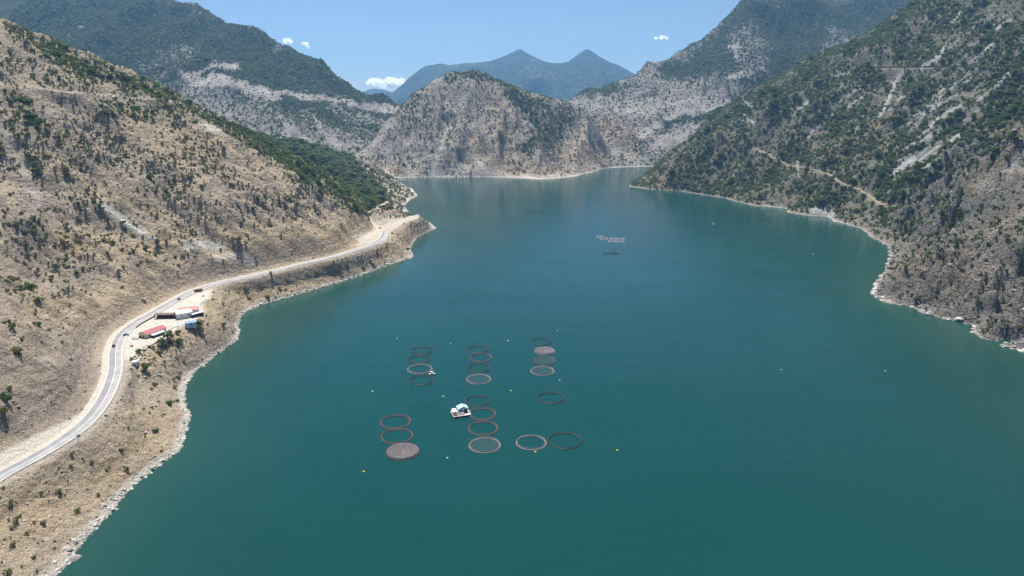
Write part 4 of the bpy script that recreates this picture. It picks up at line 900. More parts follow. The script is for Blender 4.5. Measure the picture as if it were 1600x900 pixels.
def cage(px, py, w, style, label, group, small=False):
    c = at_z(px, py, 0); f = project(c[0], c[1], 0.0)[2]; R = w * f / FPX / 2 * .97
    root = empty("fish_cage", (c[0], c[1], 0), RNG.uniform(0, 6.28)); tag(root, label, "fish cage", group)
    kind = style[0]; pipe = {'r': PIPE_R, 'd': PIPE, 'p': PIPE_P, 'w': PIPE_W}[kind]; net = {'r': NET_R, 'd': NET_D, 'p': NET_P, 'w': NET_P}[kind]; wob = R * .012; ph = RNG.uniform(0, 6)
    seg = 56
    for rr in (R, R - .65):
        m = MB(); m.ring(rr, .22, .10, seg, 7, 0, 0, 0, wob, ph); m.build("float_pipe", PIPE if rr == R and kind not in 'pw' else pipe, root, True)
    m = MB(); m.ring(R - .45, .075, 1.15, seg, 5, 0, 0, 0, wob, ph); m.build("hand_rail", pipe, root, True)
    nst = 20; stm = None
    for k in range(nst):
        a = 2 * math.pi * k / nst; key = (kind,)
        if key not in cage_cache:
            m = MB(); m.tube([(-.55, 0, .12), (0, 0, .22), (-.42, 0, 1.15)], .07, 5); m.box((-.27, 0, .10), (.8, .2, .3)); me_ = bpy.data.meshes.new("bracket"); me_.from_pydata(m.v, [], m.f); me_.materials.append(pipe); cage_cache[key] = me_
        o = link("bracket", cage_cache[key], root); o.location = (R * math.cos(a), R * math.sin(a), 0); o.rotation_euler = (0, 0, a)
    m = MB(); V = []; n = seg
    for z_, r_ in ((1.13, R - .47), (.6, R - .62), (.05, R - .95)):
        V += [(r_ * math.cos(2 * math.pi * k / n), r_ * math.sin(2 * math.pi * k / n), z_ - (.06 * math.sin(k * 1.9) if z_ > 1 else 0)) for k in range(n)]
    m.add(V, [(j * n + k, j * n + (k + 1) % n, (j + 1) * n + (k + 1) % n, (j + 1) * n + k) for j in range(2) for k in range(n)]); m.build("net", net, root, True)
    if 'b' in style or 'l' in style:
        m = MB(); V = [(0, 0, .62)]
        for z_, r_ in ((.70, R * .35), (.86, R * .7), (1.12, R - .5)): V += [(r_ * math.cos(2 * math.pi * k / n), r_ * math.sin(2 * math.pi * k / n), z_) for k in range(n)]
        m.add(V, [(0, 1 + k, 1 + (k + 1) % n) for k in range(n)] + [(1 + j * n + k, 1 + (j + 1) * n + k, 1 + (j + 1) * n + (k + 1) % n, 1 + j * n + (k + 1) % n) for j in range(2) for k in range(n)])
        bn = m.build("bird_net", BIRD if 'b' in style else BIRD_L, root, True); m = MB()
        for k in range(12 if 'b' in style else 0): a = 2 * math.pi * k / 12; m.tube([(0, 0, .66), (R * .36 * math.cos(a), R * .36 * math.sin(a), .74), (R * .7 * math.cos(a), R * .7 * math.sin(a), .90), ((R - .5) * math.cos(a), (R - .5) * math.sin(a), 1.15)], .05, 3)
        for q_, z_ in (((.36, .74), (.7, .9)) if 'b' in style else ()): m.ring(R * q_, .05, z_, 32, 3)
        if 'b' in style: m.build("net_rope", ROPE, bn)
    return root
GA, GB_, GC, GD, GE = "fish cages of the back left row", "fish cages of the back middle row", "fish cages of the back right row", "fish cages of the front left row", "fish cages of the front middle row"
for a in [(660, 548, 35, 'd', "dark ring cage at the far end of the back left row", GA), (655, 562, 36, 'd', "dark ring cage second from the far end of the back left row", GA),
          (656, 577, 40, 'p', "pale rimmed ring cage with the white workboat at its right edge", GA), (658, 594, 40, 'd', "dark ring cage at the near end of the back left row", GA),
          (747, 546, 35, 'd', "dark ring cage at the far end of the back middle row", GB_), (751, 559.5, 37, 'r', "reddish ring cage second from the far end of the back middle row", GB_),
          (749, 575, 37, 'd', "brownish dark ring cage third in the back middle row", GB_), (748, 593, 40, 'pl', "pale rimmed netted cage at the near end of the back middle row", GB_),
          (847, 534, 33, 'd', "thin dark ring cage at the far end of the back right row", GC), (851, 549, 33, 'pb', "pale pink cage fully covered by netting in the back right row", GC),
          (851, 564, 36, 'rl', "red rimmed netted cage just in front of the pink covered cage", GC), (847.5, 580, 38, 'pl', "white rimmed netted cage at the near end of the back right row", GC),
          (862, 622, 44, 'd', "dark ring cage floating alone to the right of the barge", None),
          (618, 660, 50, 'r', "reddish ring cage at the far end of the front left row", GD), (620, 682, 52, 'r', "brown ring cage in the middle of the front left row", GD), (629, 706.5, 54, 'rb', "red cage fully covered with grey netting at the near end of the front left row", GD),
          (747, 627, 40, 'd', "thin dark ring cage directly behind the feed barge", GE), (754, 647.5, 44, 'r', "reddish ring cage touching the right side of the feed barge", GE),
          (755, 670, 49, 'r', "purple brown ring cage just in front of the one touching the barge", GE), (757.5, 696, 51, 'pl', "pale rimmed netted cage at the near end of the front middle row", GE),
          (830, 692, 49, 'p', "pale and reddish ring cage with a yellow buoy on its front edge", "pair of fish cages at front right"), (882.5, 689, 55, 'd', "large dark ring cage rightmost of the front pair", "pair of fish cages at front right")]: cage(*a)
GF = "small pale cages far out on the lake"
for a in [(937, 370, 11, 'w', "small pale cage at the left end of the far cluster", GF), (943.5, 373.2, 13, 'w', "small pale cage second from left in the far cluster", GF), (958, 373, 12, 'w', "small pale cage in the back middle of the far cluster", GF), (957, 377, 13, 'w', "small pale cage in the front middle of the far cluster", GF),
          (970, 373.5, 12, 'w', "small pale cage at the back right of the far cluster", GF), (970, 377.5, 12, 'w', "small pale cage at the front right of the far cluster", GF),
          (948, 396.5, 12, 'd', "small dark cage, left of the two below the far cluster", "two small dark cages"), (961, 396, 12, 'd', "small dark cage, right of the two below the far cluster", "two small dark cages")]: cage(*a)

# ---- buoys ----
B_W = plain("white_buoy", (0.75, 0.76, 0.74), .5, var=.04); B_Y = plain("yellow_buoy", (0.80, 0.55, 0.03), .45, var=.05); B_G = plain("lime_buoy", (0.55, 0.70, 0.10), .45, var=.05)
def buoy(px, py, d, mat, label, group="mooring buoys around the fish cages"):
    c = at_z(px, py, 0); r = d / 2
    root = empty("mooring_buoy", (c[0], c[1], 0), RNG.uniform(0, 6)); tag(root, label, "buoy", group)
    m = MB(); prof = [(.15, -.5), (.62, -.35), (.95, -.05), (1, .2), (.86, .6), (.5, .9), (.18, 1.02)]; V = [(q * r * math.cos(a), q * r * math.sin(a), z_ * r) for q, z_ in prof for a in (2 * math.pi * k / 10 for k in range(10))]
    m.add(V, [(j * 10 + k, j * 10 + (k + 1) % 10, (j + 1) * 10 + (k + 1) % 10, (j + 1) * 10 + k) for j in range(len(prof) - 1) for k in range(10)] + [tuple(60 + k for k in range(10))]); m.build("float", mat, root, True)
    m = MB(); m.ring(r * .16, r * .05, r * 1.14, 8, 4); m.tube([(0, 0, r * .9), (0, 0, r * 1.1)], r * .08, 5); m.build("lifting_eye", W_STEEL, root)
for a in [(620.5, 529, 1.1, B_W, "faint white buoy left behind the back left cages"), (704, 538, 1.3, B_W, "white buoy between the back left and back middle cage rows"), (794, 533, 1.4, B_W, "white buoy between the back middle and back right cage rows"), (871, 517, 1.0, B_W, "faint white buoy behind the back right cages"),
          (582, 612, 1.3, B_W, "white buoy alone left of the cages, in line with the barge"), (692.5, 620, 1.4, B_W, "white buoy just left behind the feed barge"), (798.5, 611, 1.4, B_G, "lime green buoy between the barge and the lone dark cage"), (874.5, 594, 1.2, B_W, "white buoy behind the lone dark cage"),
          (699, 716, 1.2, B_W, "white buoy in front of the middle cages, between front left and middle rows"), (568.5, 737.5, 1.4, B_Y, "yellow buoy nearest the camera at lower left of the cages"), (964.5, 704, 1.3, B_Y, "pale yellow buoy alone right of the front cage pair"), (836.5, 706.5, 1.5, B_Y, "yellow buoy touching the front edge of the pale ring cage"),
          (1221, 578, 1.0, B_W, "faint white float alone on open water right of centre"), (1383, 580, 1.1, B_W, "faint white float near the right shore crags"), (1271, 397, 1.6, B_W, "small white float below the right shore beach")]: buoy(*a)
# ---- barge and boats ----
M_white = plain("white_paint", (0.74, 0.75, 0.75), .45, var=.05); M_blue_ = plain("blue_paint", (0.10, 0.26, 0.50), .4, var=.08); M_lblue = plain("light_blue_sheet", (0.42, 0.60, 0.74), .45, var=.06); M_dark = plain("dark_paint_and_shade", (0.03, 0.035, 0.06), .5); M_brown = plain("brown_sacks", (0.36, 0.22, 0.12), .9, var=.15); M_deck = plain("pale_deck", (0.58, 0.50, 0.45), .85, var=.1); M_red = plain("red_roof_sheet", (0.37, 0.075, 0.075), .55, var=.12); M_glass = plain("window_glass", (0.05, 0.07, 0.09), .12, var=.02, spec=.6); M_tyre = plain("rubber", (.03, .03, .03), .8)  # M_dark: dark parts, and shade put into colour on lean-to and barge shed
def at_center(px, py, z=0): return at_z(px, py, z)
c = at_z(720, 647, 0); bz = .32; root = empty("feed_barge", (c[0], c[1], 0), bz); tag(root, "white feed barge with two roofed sheds moored beside the front cages", "barge")
m = MB(); m.box((0, 0, .25), (11.5, 9.0, 1.1)); m.build("hull", M_dark, root)
m = MB(); m.box((0, 0, .88), (11.9, 9.4, .16)); m.build("deck", M_deck, root)
sh_ = MB(); sh_.box((1.6, 2.3, 2.35), (6.6, 4.4, 2.8)); shed = sh_.build("shed", M_white, root)
m = MB(); m.prism([(-2.0, 3.7), (1.6, 5.1), (5.2, 3.7), (5.2, 3.85), (1.6, 5.3), (-2.0, 3.85)], -.6, 5.0); m.build("roof", M_lblue, shed)
m = MB(); m.box((3.4, .08, 2.15), (2.4, .12, 2.2)); m.build("shaded_door_panel", M_dark, shed); m = MB(); m.box((.2, .08, 2.6), (1.5, .12, 1.1)); m.build("window", M_glass, shed)  # dark panel puts the shade under the roof overhang into colour
m = MB(); m.box((-4.2, .2, 2.0), (2.6, 4.6, 2.1)); hut = m.build("hut", M_white, root); m = MB(); m.prism([(-5.7, 3.06), (-4.2, 3.5), (-2.7, 3.06), (-2.7, 3.2), (-4.2, 3.66), (-5.7, 3.2)], -2.5, 2.9); m.build("roof", M_white, hut)
m = MB()
for k, (x_, y_) in enumerate([(-4.6, -3.2), (-3.5, -3.3), (-4.1, -3.1)]): m.box((x_, y_, 1.4 + (.85 if k == 2 else 0)), (1.05, 1.0, .85), .1 * k, 0, .9)
m.build("feed_sack", M_brown, root)
m = MB(); m.box((-1.6, -.9, 1.55), (1.5, 1.6, 1.2), .15, 0, .92); m.build("tank", M_lblue, root); m = MB(); m.box((.4, -2.6, 1.4), (2.2, 1.5, .9), -.1); m.build("crate", plain("pink_crate", (.50, .34, .34), .7), root); m = MB(); m.box((-1.6, -3.0, 1.5), (1.0, 1.1, 1.1)); m.build("blue_drum", M_blue_, root)
m = MB(); m.tube([(-5.8, -4.6, 1), (-5.8, -4.6, 2.0), (5.8, -4.6, 2.0), (5.8, -4.6, 1)], .06, 5); m.tube([(5.8, -4.6, 2.0), (5.8, 0, 2.0)], .06, 5)
for x_ in (-3, 0, 3): m.tube([(x_, -4.6, 1), (x_, -4.6, 2)], .06, 5)
m.build("railing", M_white, root)
def hull_mesh(L, W, H):
    m = MB(); prof = []; N = 9
    for k in range(N):
        t_ = k / (N - 1); w = W / 2 * (1 - max(0, (t_ - .45) / .55) ** 2.2 * .97) * (0.9 + .1 * min(1, t_ * 4)); x_ = -L / 2 + L * t_; z1 = H * (1 + .35 * max(0, t_ - .4) ** 1.5)
        prof.append([(x_, -w, z1), (x_, -w * .72, -.25), (x_, w * .72, -.25), (x_, w, z1)])
    V = [q for r in prof for q in r]; F = []
    for k in range(N - 1):
        for j in range(3): F.append((k * 4 + j, k * 4 + j + 1, k * 4 + 5 + j, k * 4 + 4 + j))
    F += [(0, 3, 2, 1)]; m.add(V, F); D = [(r[0][0], r[0][1] * .92, r[0][2] - .18) for r in prof] + [(r[3][0], r[3][1] * .92, r[3][2] - .18) for r in prof]
    d = MB(); d.add(D, [(k, k + 1, N + k + 1, N + k) for k in range(N - 1)]); return m, d
def boat(px, py, L, W, rz, label, cab=True, name="workboat"):
    c = at_z(px, py, 0); root = empty(name, (c[0], c[1], 0), rz); tag(root, label, "boat"); h, d = hull_mesh(L, W, .85); h.build("hull", M_white, root); d.build("deck", M_deck, root)
    if cab:
        m = MB(); m.box((-L * .12, 0, 1.35), (L * .28, W * .62, 1.5), 0, 0, .92); cb = m.build("cabin", M_white, root); m = MB(); m.box((-L * .12, 0, 2.16), (L * .33, W * .72, .1)); m.build("cabin_roof", M_white, cb)
        m = MB(); m.box((L * .005, 0, 1.62), (.1, W * .5, .55)); m.build("windscreen", M_glass, cb); m = MB(); m.tube([(L * .2, 0, .8), (L * .2, 0, 2.6), (L * .36, 0, 3.1)], .07, 5); m.build("crane_arm", W_STEEL, root)
    m = MB(); m.box((-L * .5 - .18, 0, .75), (.4, .5, .8), 0, 0, .8); m.build("outboard_motor", M_dark, root)
boat(676, 585, 5.6, 2.3, .12, "white workboat with cabin at the edge of the back left cages")
boat(1115, 350.5, 6.0, 2.2, .05, "small white boat out on the lake near the far right shore", True, "motor_boat")

# ================================================================== BUILDINGS
M_wall = plain("cream_wall", (0.62, 0.58, 0.51), .85, var=.07); M_grey = plain("grey_sheet", (0.52, 0.55, 0.56), .4, .2, var=.06); M_wood = plain("dark_timber", (0.11, 0.075, 0.065), .85, var=.2); M_tarp = plain("brown_tarpaulin", (0.16, 0.10, 0.10), .8, var=.25)
ZY = 24.9
def house(name, px, py, rz, L, W, H, rise, roofm, wallm, label, windows=2, door=True, over=.5, cat="house", ridges=True):
    c = at_z(px, py, ZY); root = empty(name, (c[0], c[1], ZY), rz); tag(root, label, cat)
    m = MB(); m.prism([(-W / 2, -1.5), (W / 2, -1.5), (W / 2, H), (0, H + rise), (-W / 2, H)][::1], -L / 2, L / 2); wl2 = m.build("wall", wallm, root)
    for s_ in (-1, 1):
        m = MB(); e = W / 2 + over; ze = H - over * rise / (W / 2)
        m.prism([(0, H + rise + .06), (s_ * e, ze + .06), (s_ * e, ze + .2), (0, H + rise + .2)][::(1 if s_ > 0 else -1)], -L / 2 - over, L / 2 + over); ro = m.build("roof_slope", roofm, root)
        if ridges:
            m = MB(); nr = int(L / 1.4)
            for k in range(nr + 1):
                y_ = -L / 2 - over + .1 + k * (L + 2 * over - .2) / nr; m.prism([(0, H + rise + .2), (s_ * e, ze + .2), (s_ * e, ze + .27), (0, H + rise + .27)][::(1 if s_ > 0 else -1)], y_ - .06, y_ + .06)
            q = m.build("roof_rib", roofm, ro); q["kind"] = "stuff"
    for s_ in (-1, 1):
        for k in range(windows):
            y_ = -L / 2 + (k + .75) * L / (windows + .5); m = MB(); m.box((s_ * (W / 2 + .02), y_, H * .58), (.1, 1.3, 1.1)); w_ = m.build("window", M_glass, root)
            m = MB(); m.box((s_ * (W / 2 + .05), y_, H * .58 - .62), (.16, 1.5, .1)); m.build("sill", M_white, w_)
    if door: m = MB(); m.box((.6, -L / 2 - .02, 1.05), (1.1, .1, 2.1)); m.build("door", M_wood, root)
    return root
# near red roof, ridge running up-right in the picture
h1 = house("red_roofed_house", 239, 522.5, math.radians(-22), 18, 8.5, 3.2, 1.7, M_red, M_wall, "near red roofed house with a pale lean to beside the road bend")
m = MB(); m.prism([(4.5, 2.55), (8.2, 1.95), (8.2, 2.08), (4.5, 2.7)], -6.5, 4.5); ln = m.build("lean_to_roof", M_grey, h1); m = MB(); m.box((6.3, -1, .75), (3.6, 10.6, 2.1)); m.build("lean_to_wall", M_dark, h1)  # near-black lean-to wall carries the shaded side in its colour
for k in range(5):
    m = MB(); a_ = -5.6 + k * 2.2; m.prism([(4.7, 2.72), (8.1, 2.12), (8.1, 2.17), (4.7, 2.77)], a_, a_ + 1.75); m.build("roof_panel", M_lblue if k % 2 else M_grey, ln)
h2 = house("red_roofed_house", 296, 489, math.radians(-68), 15, 8, 3.6, 1.8, M_red, M_white, "far red roofed white house at the end of the gravel yard")
h3 = house("white_roofed_building", 287, 495, math.radians(-52), 12, 11, 4.6, .7, M_white, M_white, "white flat roofed building in front of the far red roof", 2, True, .4, "building", False)
h4 = house("blue_shed", 298, 508, math.radians(-62), 8, 5, 2.6, .5, M_blue_, M_lblue, "blue roofed shed at the bank edge below the white building", 1, True, .35, "shed")
h5 = house("grey_roofed_annex", 308, 494, math.radians(-35), 10, 3.4, 2.8, .4, M_grey, M_dark, "narrow grey roofed annex on the lake side of the far red house", 2, False, .3, "annex", True)
# dark open shed row in the yard
c = at_z(259, 496.5, ZY); root = empty("open_shed", (c[0], c[1], ZY), math.radians(4)); tag(root, "long dark open fronted shed between road and white building", "shed")
m = MB(); m.prism([(-8.5, 3.3), (8.5, 3.3), (8.5, 3.5), (-8.5, 3.5)], -3.0, 3.0); m.build("roof", M_tarp, root); m = MB(); m.box((0, 2.8, 1.6), (16.6, .15, 3.3)); m.build("back_wall", M_wood, root)
for k in range(6): m = MB(); m.box((-8 + 3.2 * k, -2.8, 1.6), (.22, .22, 3.3)); m.build("post", M_wood, root)
for k in range(4): m = MB(); m.box((-6.2 + 4 * k, .6, .75), (2.6, 2.4, 1.5), .1 * k, 0, .85); tag(m.build("stored_net_pile", M_tarp if k % 2 else M_wood), ["brown net pile at the left end under the dark shed", "dark net pile second from left under the dark shed", "brown net pile third from left under the dark shed", "dark net pile at the right end under the dark shed"][k], "net pile", "net piles under the dark shed").location = (c[0], c[1], ZY)
# kiosk and path
pk = Lh.hit(212, 571); root = empty("kiosk", (pk[0], pk[1], pk[2]), .1); tag(root, "small white kiosk beside the path below the road", "kiosk")
m = MB(); m.box((0, 0, 1.0), (3.4, 3.2, 3.4)); m.build("wall", M_white, root); m = MB(); m.box((0, 0, 2.85), (4.0, 3.8, .22)); m.build("roof", M_white, root); m = MB(); m.box((.3, -1.62, .9), (.9, .08, 1.9)); m.build("door", M_blue_, root); m = MB(); m.box((1.72, .3, 1.5), (.08, 1.1, .9)); m.build("window", M_glass, root)
pth = smooth_path([Lh.hit(*q) + np.array([0, 0, .15]) for q in [(214, 566), (219, 556), (225, 546), (236, 539), (246, 534), (256, 525), (266, 514), (280, 509)]], 2.0)
for _ in range(30): pth[1:-1, 2] = (pth[:-2, 2] + pth[2:, 2]) / 2
fp = strip_mesh("footpath", pth, -.9, .9, .25, A_conc, None, None, 'structure', "narrow concrete path from the kiosk up to the houses", .5)
m = MB(); P0 = pth[0].copy(); T = np.gradient(pth[:, :2], axis=0); T /= np.linalg.norm(T, axis=1, keepdims=True)
hr = [np.array([pth[i, 0] + T[i, 1] * .95, pth[i, 1] - T[i, 0] * .95, pth[i, 2] + 1.25]) - P0 for i in range(len(pth))]; root = empty("hand_railing", P0); tag(root, "white hand railing along the narrow path", "railing")
m.tube(hr, .06, 5); m.tube([q - (0, 0, .5) for q in hr], .04, 4); m.build("rail", M_white, root); m = MB()
for q in hr[::2]: m.tube([q - (0, 0, 1.0), q], .05, 4)
o_ = m.build("post", M_white, root); o_["kind"] = "stuff"
# low wall between road and yard
wp = smooth_path([at_z(*q, ZY) for q in [(243, 494.5), (232, 500), (222, 505.5), (213, 512)]], 2.0); tag(strip_mesh("low_wall", wp, -.2, .2, .9, M_wood, None, None, None, None, thick=1.0), "low brown wall between the road and the gravel yard", "wall")
# headland and far small buildings
def hut(h, px, py, L, W, H, rz, label, name="small_house", roofm=None, cat="house", y0=None):
    p = h.hit(px, py, y0) if h else None; root = empty(name, p, rz); tag(root, label, cat)
    m = MB(); m.box((0, 0, H / 2 - .8), (L, W, H + 1.6)); m.build("wall", M_white, root); m = MB(); m.prism([(-W / 2 - .3, H), (W / 2 + .3, H), (0, H + W * .28)], -L / 2 - .3, L / 2 + .3); o = m.build("roof", roofm or M_grey, root); o.rotation_euler = (0, 0, math.pi / 2)
    m = MB(); m.box((L * .2, -W / 2 - .02, H * .5), (1.2, .1, 1.2)); m.build("window", M_glass, root)
hut(Lh, 436, 219, 12, 8, 5, .2, "white house, left of two at the wood edge on the left ridge"); hut(Lh, 456, 221.5, 11, 8, 5, -.1, "white house, right of two at the wood edge on the left ridge")
hut(Rh, 1208, 138, 5, 5, 10, .3, "white tower like house on the grassy shoulder of the right ridge", "tower_house"); hut(Rh, 1163, 183, 6, 5, 5, .1, "small white house among trees low on the right ridge"); hut(Rh, 1160, 191, 6, 5, 4, .5, "small pale house just below the low white one on the right ridge")
# poles on the spur and mast on the mountain
def pylon(p, H, label, name="power_pylon", cat="pylon", r=.35):
    root = empty(name, p); tag(root, label, cat, None); m = MB(); b = H * .09
    for sx in (-1, 1):
        for sy in (-1, 1): m.tube([(sx * b, sy * b, -1), (sx * b * .25, sy * b * .25, H * .7), (sx * .1, sy * .1, H)], r * .55, 4)
    m.build("leg", W_STEEL, root); m = MB()
    for k in range(6):
        z0, z1 = H * .12 * k, H * .12 * (k + 1); w0, w1 = b * (1 - .75 * z0 / (H * .7)), b * (1 - .75 * z1 / (H * .7))
        for s in (-1, 1): m.tube([(-w0 * s, s * w0, z0), (w1 * s, s * w1, z1)], r * .3, 3); m.tube([(s * w0, -w0 * s, z0), (s * w1, w1 * s, z1)], r * .3, 3)
    m.build("lattice", W_STEEL, root); m = MB()
    for z_, w_ in ((.74, .16), (.85, .2), (.95, .13)): m.tube([(-H * w_, 0, H * z_), (H * w_, 0, H * z_)], r * .5, 4)
    m.build("cross_arm", W_STEEL, root)
pylon(at_z(627, 288.5, 4), 15, "pale pylon, left of two on the low spur across the cove", r=.6); pylon(at_z(632, 288.5, 4), 14, "pale pylon, right of two on the low spur across the cove", r=.6)
p_ = Fl.hit(346, 27); pylon(p_, 30, "lattice mast on the skyline of the far left mountain", "radio_mast", "mast", r=.9)
# kilometre post
c = at_z(122, 688.5, 26); root = empty("roadside_post", (c[0], c[1], 26)); tag(root, "short dark post at the outer edge of the near road curve", "post"); m = MB(); m.tube([(0, 0, -.2), (0, 0, 1.3)], .1, 6); m.build("pole", M_dark, root); m = MB(); m.box((0, 0, 1.35), (.5, .12, .6)); m.build("plate", M_grey, root)

# ================================================================== VEHICLES
def wheel(m, x, y, r, w=.22):
    V = [(x + r * math.cos(a), y + s * w / 2, r + r * math.sin(a)) for s in (-1, 1) for a in (2 * math.pi * k / 12 for k in range(12))]
    m.add(V, [tuple(range(11, -1, -1)), tuple(range(12, 24))] + [(k, (k + 1) % 12, 12 + (k + 1) % 12, 12 + k) for k in range(12)])
def car(p, rz, col, label, cat="car", name="parked_car"):
    root = empty(name, p, rz); tag(root, label, cat); pm = plain(name + "_paint", col, .3, .2, .03)
    m = MB(); m.prism([(-2.1, .35), (2.1, .35), (2.15, .75), (1.2, .92), (-2.1, .98), (-2.15, .6)], -.88, .88); m.build("body", pm, root)
    m = MB(); m.prism([(-1.9, .95), (1.05, .93), (.35, 1.45), (-1.45, 1.47)], -.78, .78); g2 = m.build("windows", M_glass, root); m = MB(); m.box((-.55, 0, 1.48), (1.75, 1.5, .06)); m.build("car_roof", pm, root); g2.name = "cabin"
    for x_ in (-1.35, 1.35):
        for y_ in (-.8, .8): m = MB(); wheel(m, x_, y_, .33); m.build("wheel", M_tyre, root)
    for y_ in (-.6, .6): m = MB(); m.box((2.13, y_, .68), (.08, .3, .14)); m.build("headlight", M_white, root)
def on_road(px, py, off): 
    c = at_z(px, py, 25); i = int(np.argmin(((RL[:, :2] - c[:2]) ** 2).sum(1))); t_ = RL[min(i + 1, len(RL) - 1), :2] - RL[max(0, i - 1), :2]; t_ /= np.linalg.norm(t_); n_ = np.array([t_[1], -t_[0]])
    return (*(RL[i, :2] + n_ * off), RL[i, 2] + .03), math.atan2(t_[1], t_[0])
p_, a_ = on_road(178, 542, -2.0); car(p_, a_, (.04, .045, .06), "dark car driving on the left lane at the road bend", "car", "moving_car")
p_, a_ = on_road(276, 468, 1.9); car(p_, a_, (.16, .17, .17), "grey car driving past the gravel yard", "car", "moving_car")
c = at_z(594, 357, 24.9); car((c[0], c[1], 24.85), .15, (.05, .055, .07), "dark car parked on the headland lot")
c = at_z(190, 523, ZY); car(at_z(222, 527, ZY), .1, (.05, .05, .055), "black car parked left of the near red roofed house");  car(at_z(197, 524, ZY), .5, (.22, .23, .23), "grey car parked at the yard edge by the road")
for (px, py), lab in zip([(211, 528.5), (212, 531)], ["long brown pipe lying in the yard, the one nearer the road", "long brown pipe lying in the yard, the one nearer the kiosk"]):
    c = at_z(px, py, ZY); m = MB(); m.tube([(-2.6, 0, .2), (0, .05, .2), (2.6, 0, .2)], .22, 8); o = m.build("pipe", M_tarp); o.location = c; o.rotation_euler = (0, 0, .05); tag(o, lab, "pipe", "pipes lying in the yard")
for px, py, lab in [(206, 541, "pale pallet stack at the yard edge near the kiosk"), (247, 512, "pale pallet stack in the middle of the gravel yard"), (318, 463, "pale pallet stack beside the red truck")]:
    c = at_z(px, py, ZY); root = empty("pallet_stack", c, .3); tag(root, lab, "pallet stack", "pallet stacks in the yard")
    for k in range(4): m = MB(); m.box((0, 0, .12 + k * .3), (2.0, 1.6, .2), .06 * k); m.build("pallet", A_gravel, root)
p = at_z(310, 455.5, ZY); root = empty("truck", p, .35); tag(root, "reddish brown tipper truck parked at the far end of the yard", "truck"); pm = plain("truck_red", (.26, .06, .06), .5)
m = MB(); m.box((0, 0, .75), (7.2, 2.2, .3)); m.build("chassis", M_dark, root); m = MB(); m.prism([(2.0, .9), (3.7, .9), (3.75, 1.7), (3.3, 2.7), (2.0, 2.75)], -1.15, 1.15); cb = m.build("cab", pm, root); m = MB(); m.box((3.56, 0, 2.1), (.12, 1.8, .7)); m.build("windscreen", M_glass, cb)
m = MB(); m.prism([(-3.7, .95), (1.7, .95), (1.8, 2.4), (-3.9, 2.2)], -1.2, 1.2); m.build("tipper_bed", M_tarp, root)
for x_ in (-2.6, -1.4, 2.7):
    for y_ in (-1.0, 1.0): m = MB(); wheel(m, x_, y_, .5, .35); m.build("wheel", M_tyre, root)

# ================================================================== SHORE AND SLOPE STONES
def stone_mesh(seed, mat):
    r = np.random.default_rng(seed); m = MB(); n = 7; V = [(0, 0, .62)]
    for z_, q in ((.42, .62), (.05, 1.0), (-.4, .85)): V += [(q * math.cos(2 * math.pi * k / n) * r.uniform(.7, 1.2), q * math.sin(2 * math.pi * k / n) * r.uniform(.7, 1.2), z_ + r.uniform(-.12, .12)) for k in range(n)]
    m.add(V, [(0, 1 + k, 1 + (k + 1) % n) for k in range(n)] + [(1 + j * n + k, 1 + (j + 1) * n + k, 1 + (j + 1) * n + (k + 1) % n, 1 + j * n + (k + 1) % n) for j in range(2) for k in range(n)])
    me = bpy.data.meshes.new("stone"); me.from_pydata(m.v, [], m.f); me.materials.append(mat); return me
ST_P = plain("bleached_stone", (0.52, 0.49, 0.43), .95, var=.2, scale=1.2); ST_G = plain("grey_stone", (0.31, 0.285, 0.27), .95, var=.25, scale=1.2)
stones = [stone_mesh(k, ST_P) for k in range(3)] + [stone_mesh(9 + k, ST_G) for k in range(3)]
def shore_spots(S, n, h, y1):
    i = RNG.integers(0, len(S) - 1, n * 4); t_ = RNG.uniform(size=(n * 4, 1)); p = S[i] * (1 - t_) + S[i + 1] * t_; seglen = np.linalg.norm(S[i + 1] - S[i], axis=1); k = RNG.uniform(size=n * 4) < seglen / seglen.max(); p = p[k]
    p = p + np.concatenate([RNG.normal(0, 3.0, (len(p), 2)), np.zeros((len(p), 1))], 1); p[:, 2] = h.samp(p[:, 0], p[:, 1]); return p[(p[:, 2] > -.5) & (p[:, 2] < 3.2) & (p[:, 1] < y1)]
Q2 = shore_spots(SR, 4000, Rh, 1050); Q2 = Q2[:420]; mass('shore_boulders', Q2, np.exp(RNG.normal(.35, .45, len(Q2))), stones[3:] + stones[:1], RNG.integers(0, 4, len(Q2)), 'big grey boulders along the near right waterline')
Q = np.concatenate([shore_spots(SL, 5000, Lh, 1300), shore_spots(SR, 1500, Rh, 1500)]); mass("shore_stones", Q, np.exp(RNG.normal(-.7, .5, len(Q))), stones, RNG.integers(0, 4, len(Q)), "bleached stones along the waterline")
def denS(x, y, z): return np.clip(.1 + .9 * fbm(x / 45, y / 45, 3, .6, 77.), 0.02, 1)
Q = scatter(Lh, 16000, denS, 1000, -700, -100); v_, f_ = in_view(Q); Q = Q[v_]; mass("slope_stones", Q, np.exp(RNG.normal(-.55, .45, len(Q))), stones, RNG.integers(2, 6, len(Q)), "loose grey stones lying on the left slope")

def denB(x, y, z): return np.clip(Rh.samp(x, y, crag) * (.25 + .8 * fbm(x / 30, y / 30, 3, .6, 17.)), 0, 1)
Q = scatter(Rh, 40000, denB, 1150, 380, 900); v_, f_ = in_view(Q); Q = Q[v_]; mass('crag_boulders', Q, np.exp(RNG.normal(-.1, .5, len(Q))), stones[3:], RNG.integers(0, 3, len(Q)), 'grey boulders broken from the near right crags')
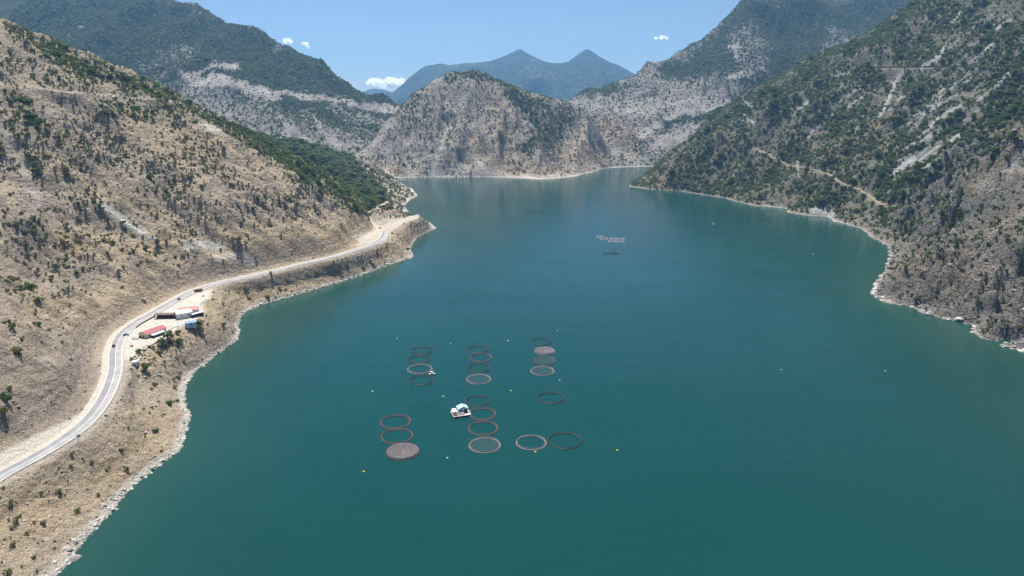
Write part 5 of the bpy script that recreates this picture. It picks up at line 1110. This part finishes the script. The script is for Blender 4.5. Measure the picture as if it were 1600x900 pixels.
# ================================================================== CLOUDS (beyond the haze)
t = NT("cloud"); p = t.pos(); t.b.inputs["Base Color"].default_value = (.92, .93, .95, 1); t.b.inputs["Roughness"].default_value = 1; t.b.inputs["Specular IOR Level"].default_value = 0
lw = t.n("ShaderNodeLayerWeight"); lw.inputs[0].default_value = .35; nzc = t.noise(p, .006, 4, .6)
tr = t.n('ShaderNodeBsdfTranslucent'); tr.inputs[0].default_value = (1, 1, 1, 1); ms = t.n('ShaderNodeAddShader'); tp = t.n('ShaderNodeBsdfTransparent'); mx = t.n('ShaderNodeMixShader'); t.b.inputs['Base Color'].default_value = (.5, .5, .5, 1)
t.link(tr.outputs[0], ms.inputs[0]); t.link(t.b.outputs[0], ms.inputs[1]); t.link(tp.outputs[0], mx.inputs[1]); t.link(ms.outputs[0], mx.inputs[2]); t.link(mx.outputs[0], t.out.inputs['Surface'])
t.link(t.map(t.math('ADD', lw.outputs["Facing"], t.math('MULTIPLY', nzc, .5)), 1.0, .40, 0, .55), mx.inputs[0]); CLOUD = t.m
def cloud(px, py, w, hgt, label, seed, n=9):
    r = np.random.default_rng(seed); c = at_y(px, py, 21000); root_m = MB(); sc_ = 21000 / FPX
    V = []; F = []; o = 0
    for k in range(n):
        q = np.array([r.uniform(-.5, .5) * w * sc_, r.uniform(-.3, .3) * w * sc_, r.uniform(-.25, .35) * hgt * sc_]); R = r.uniform(.16, .30) * min(w, hgt * 2.2) * sc_; nu, nv = 16, 9
        for j in range(nv + 1):
            for i_ in range(nu):
                th = math.pi * j / nv; a = 2 * math.pi * i_ / nu; d = np.array([math.sin(th) * math.cos(a), math.sin(th) * math.sin(a), math.cos(th) * .75]); k2 = 1 + .22 * math.sin(5 * a + 3 * th + k) + .15 * math.sin(9 * th - 4 * a + 2 * k); V.append(q + d * R * k2)
        F += [(o + j * nu + i_, o + j * nu + (i_ + 1) % nu, o + (j + 1) * nu + (i_ + 1) % nu, o + (j + 1) * nu + i_) for j in range(nv) for i_ in range(nu)]; o += nu * (nv + 1)
    root_m.add(V, F); ob = root_m.build("cloud", CLOUD, None, True); ob.location = c; return tag(ob, label, "cloud", "small clouds low over the mountains")
cloud(585, 128, 26, 9, "small white cloud at the left of the gap beside the blue range", 1); cloud(614, 131, 34, 13, "larger white cloud in the gap beside the blue range", 2, 12)
cloud(452, 65, 14, 8, "tiny cloud just above the left mountain skyline, left of two", 3, 6); cloud(474, 71, 12, 9, "tiny cloud just above the left mountain skyline, right of two", 4, 6); cloud(1036, 60, 22, 6, "faint thin cloud left of the right mountain", 5, 6)
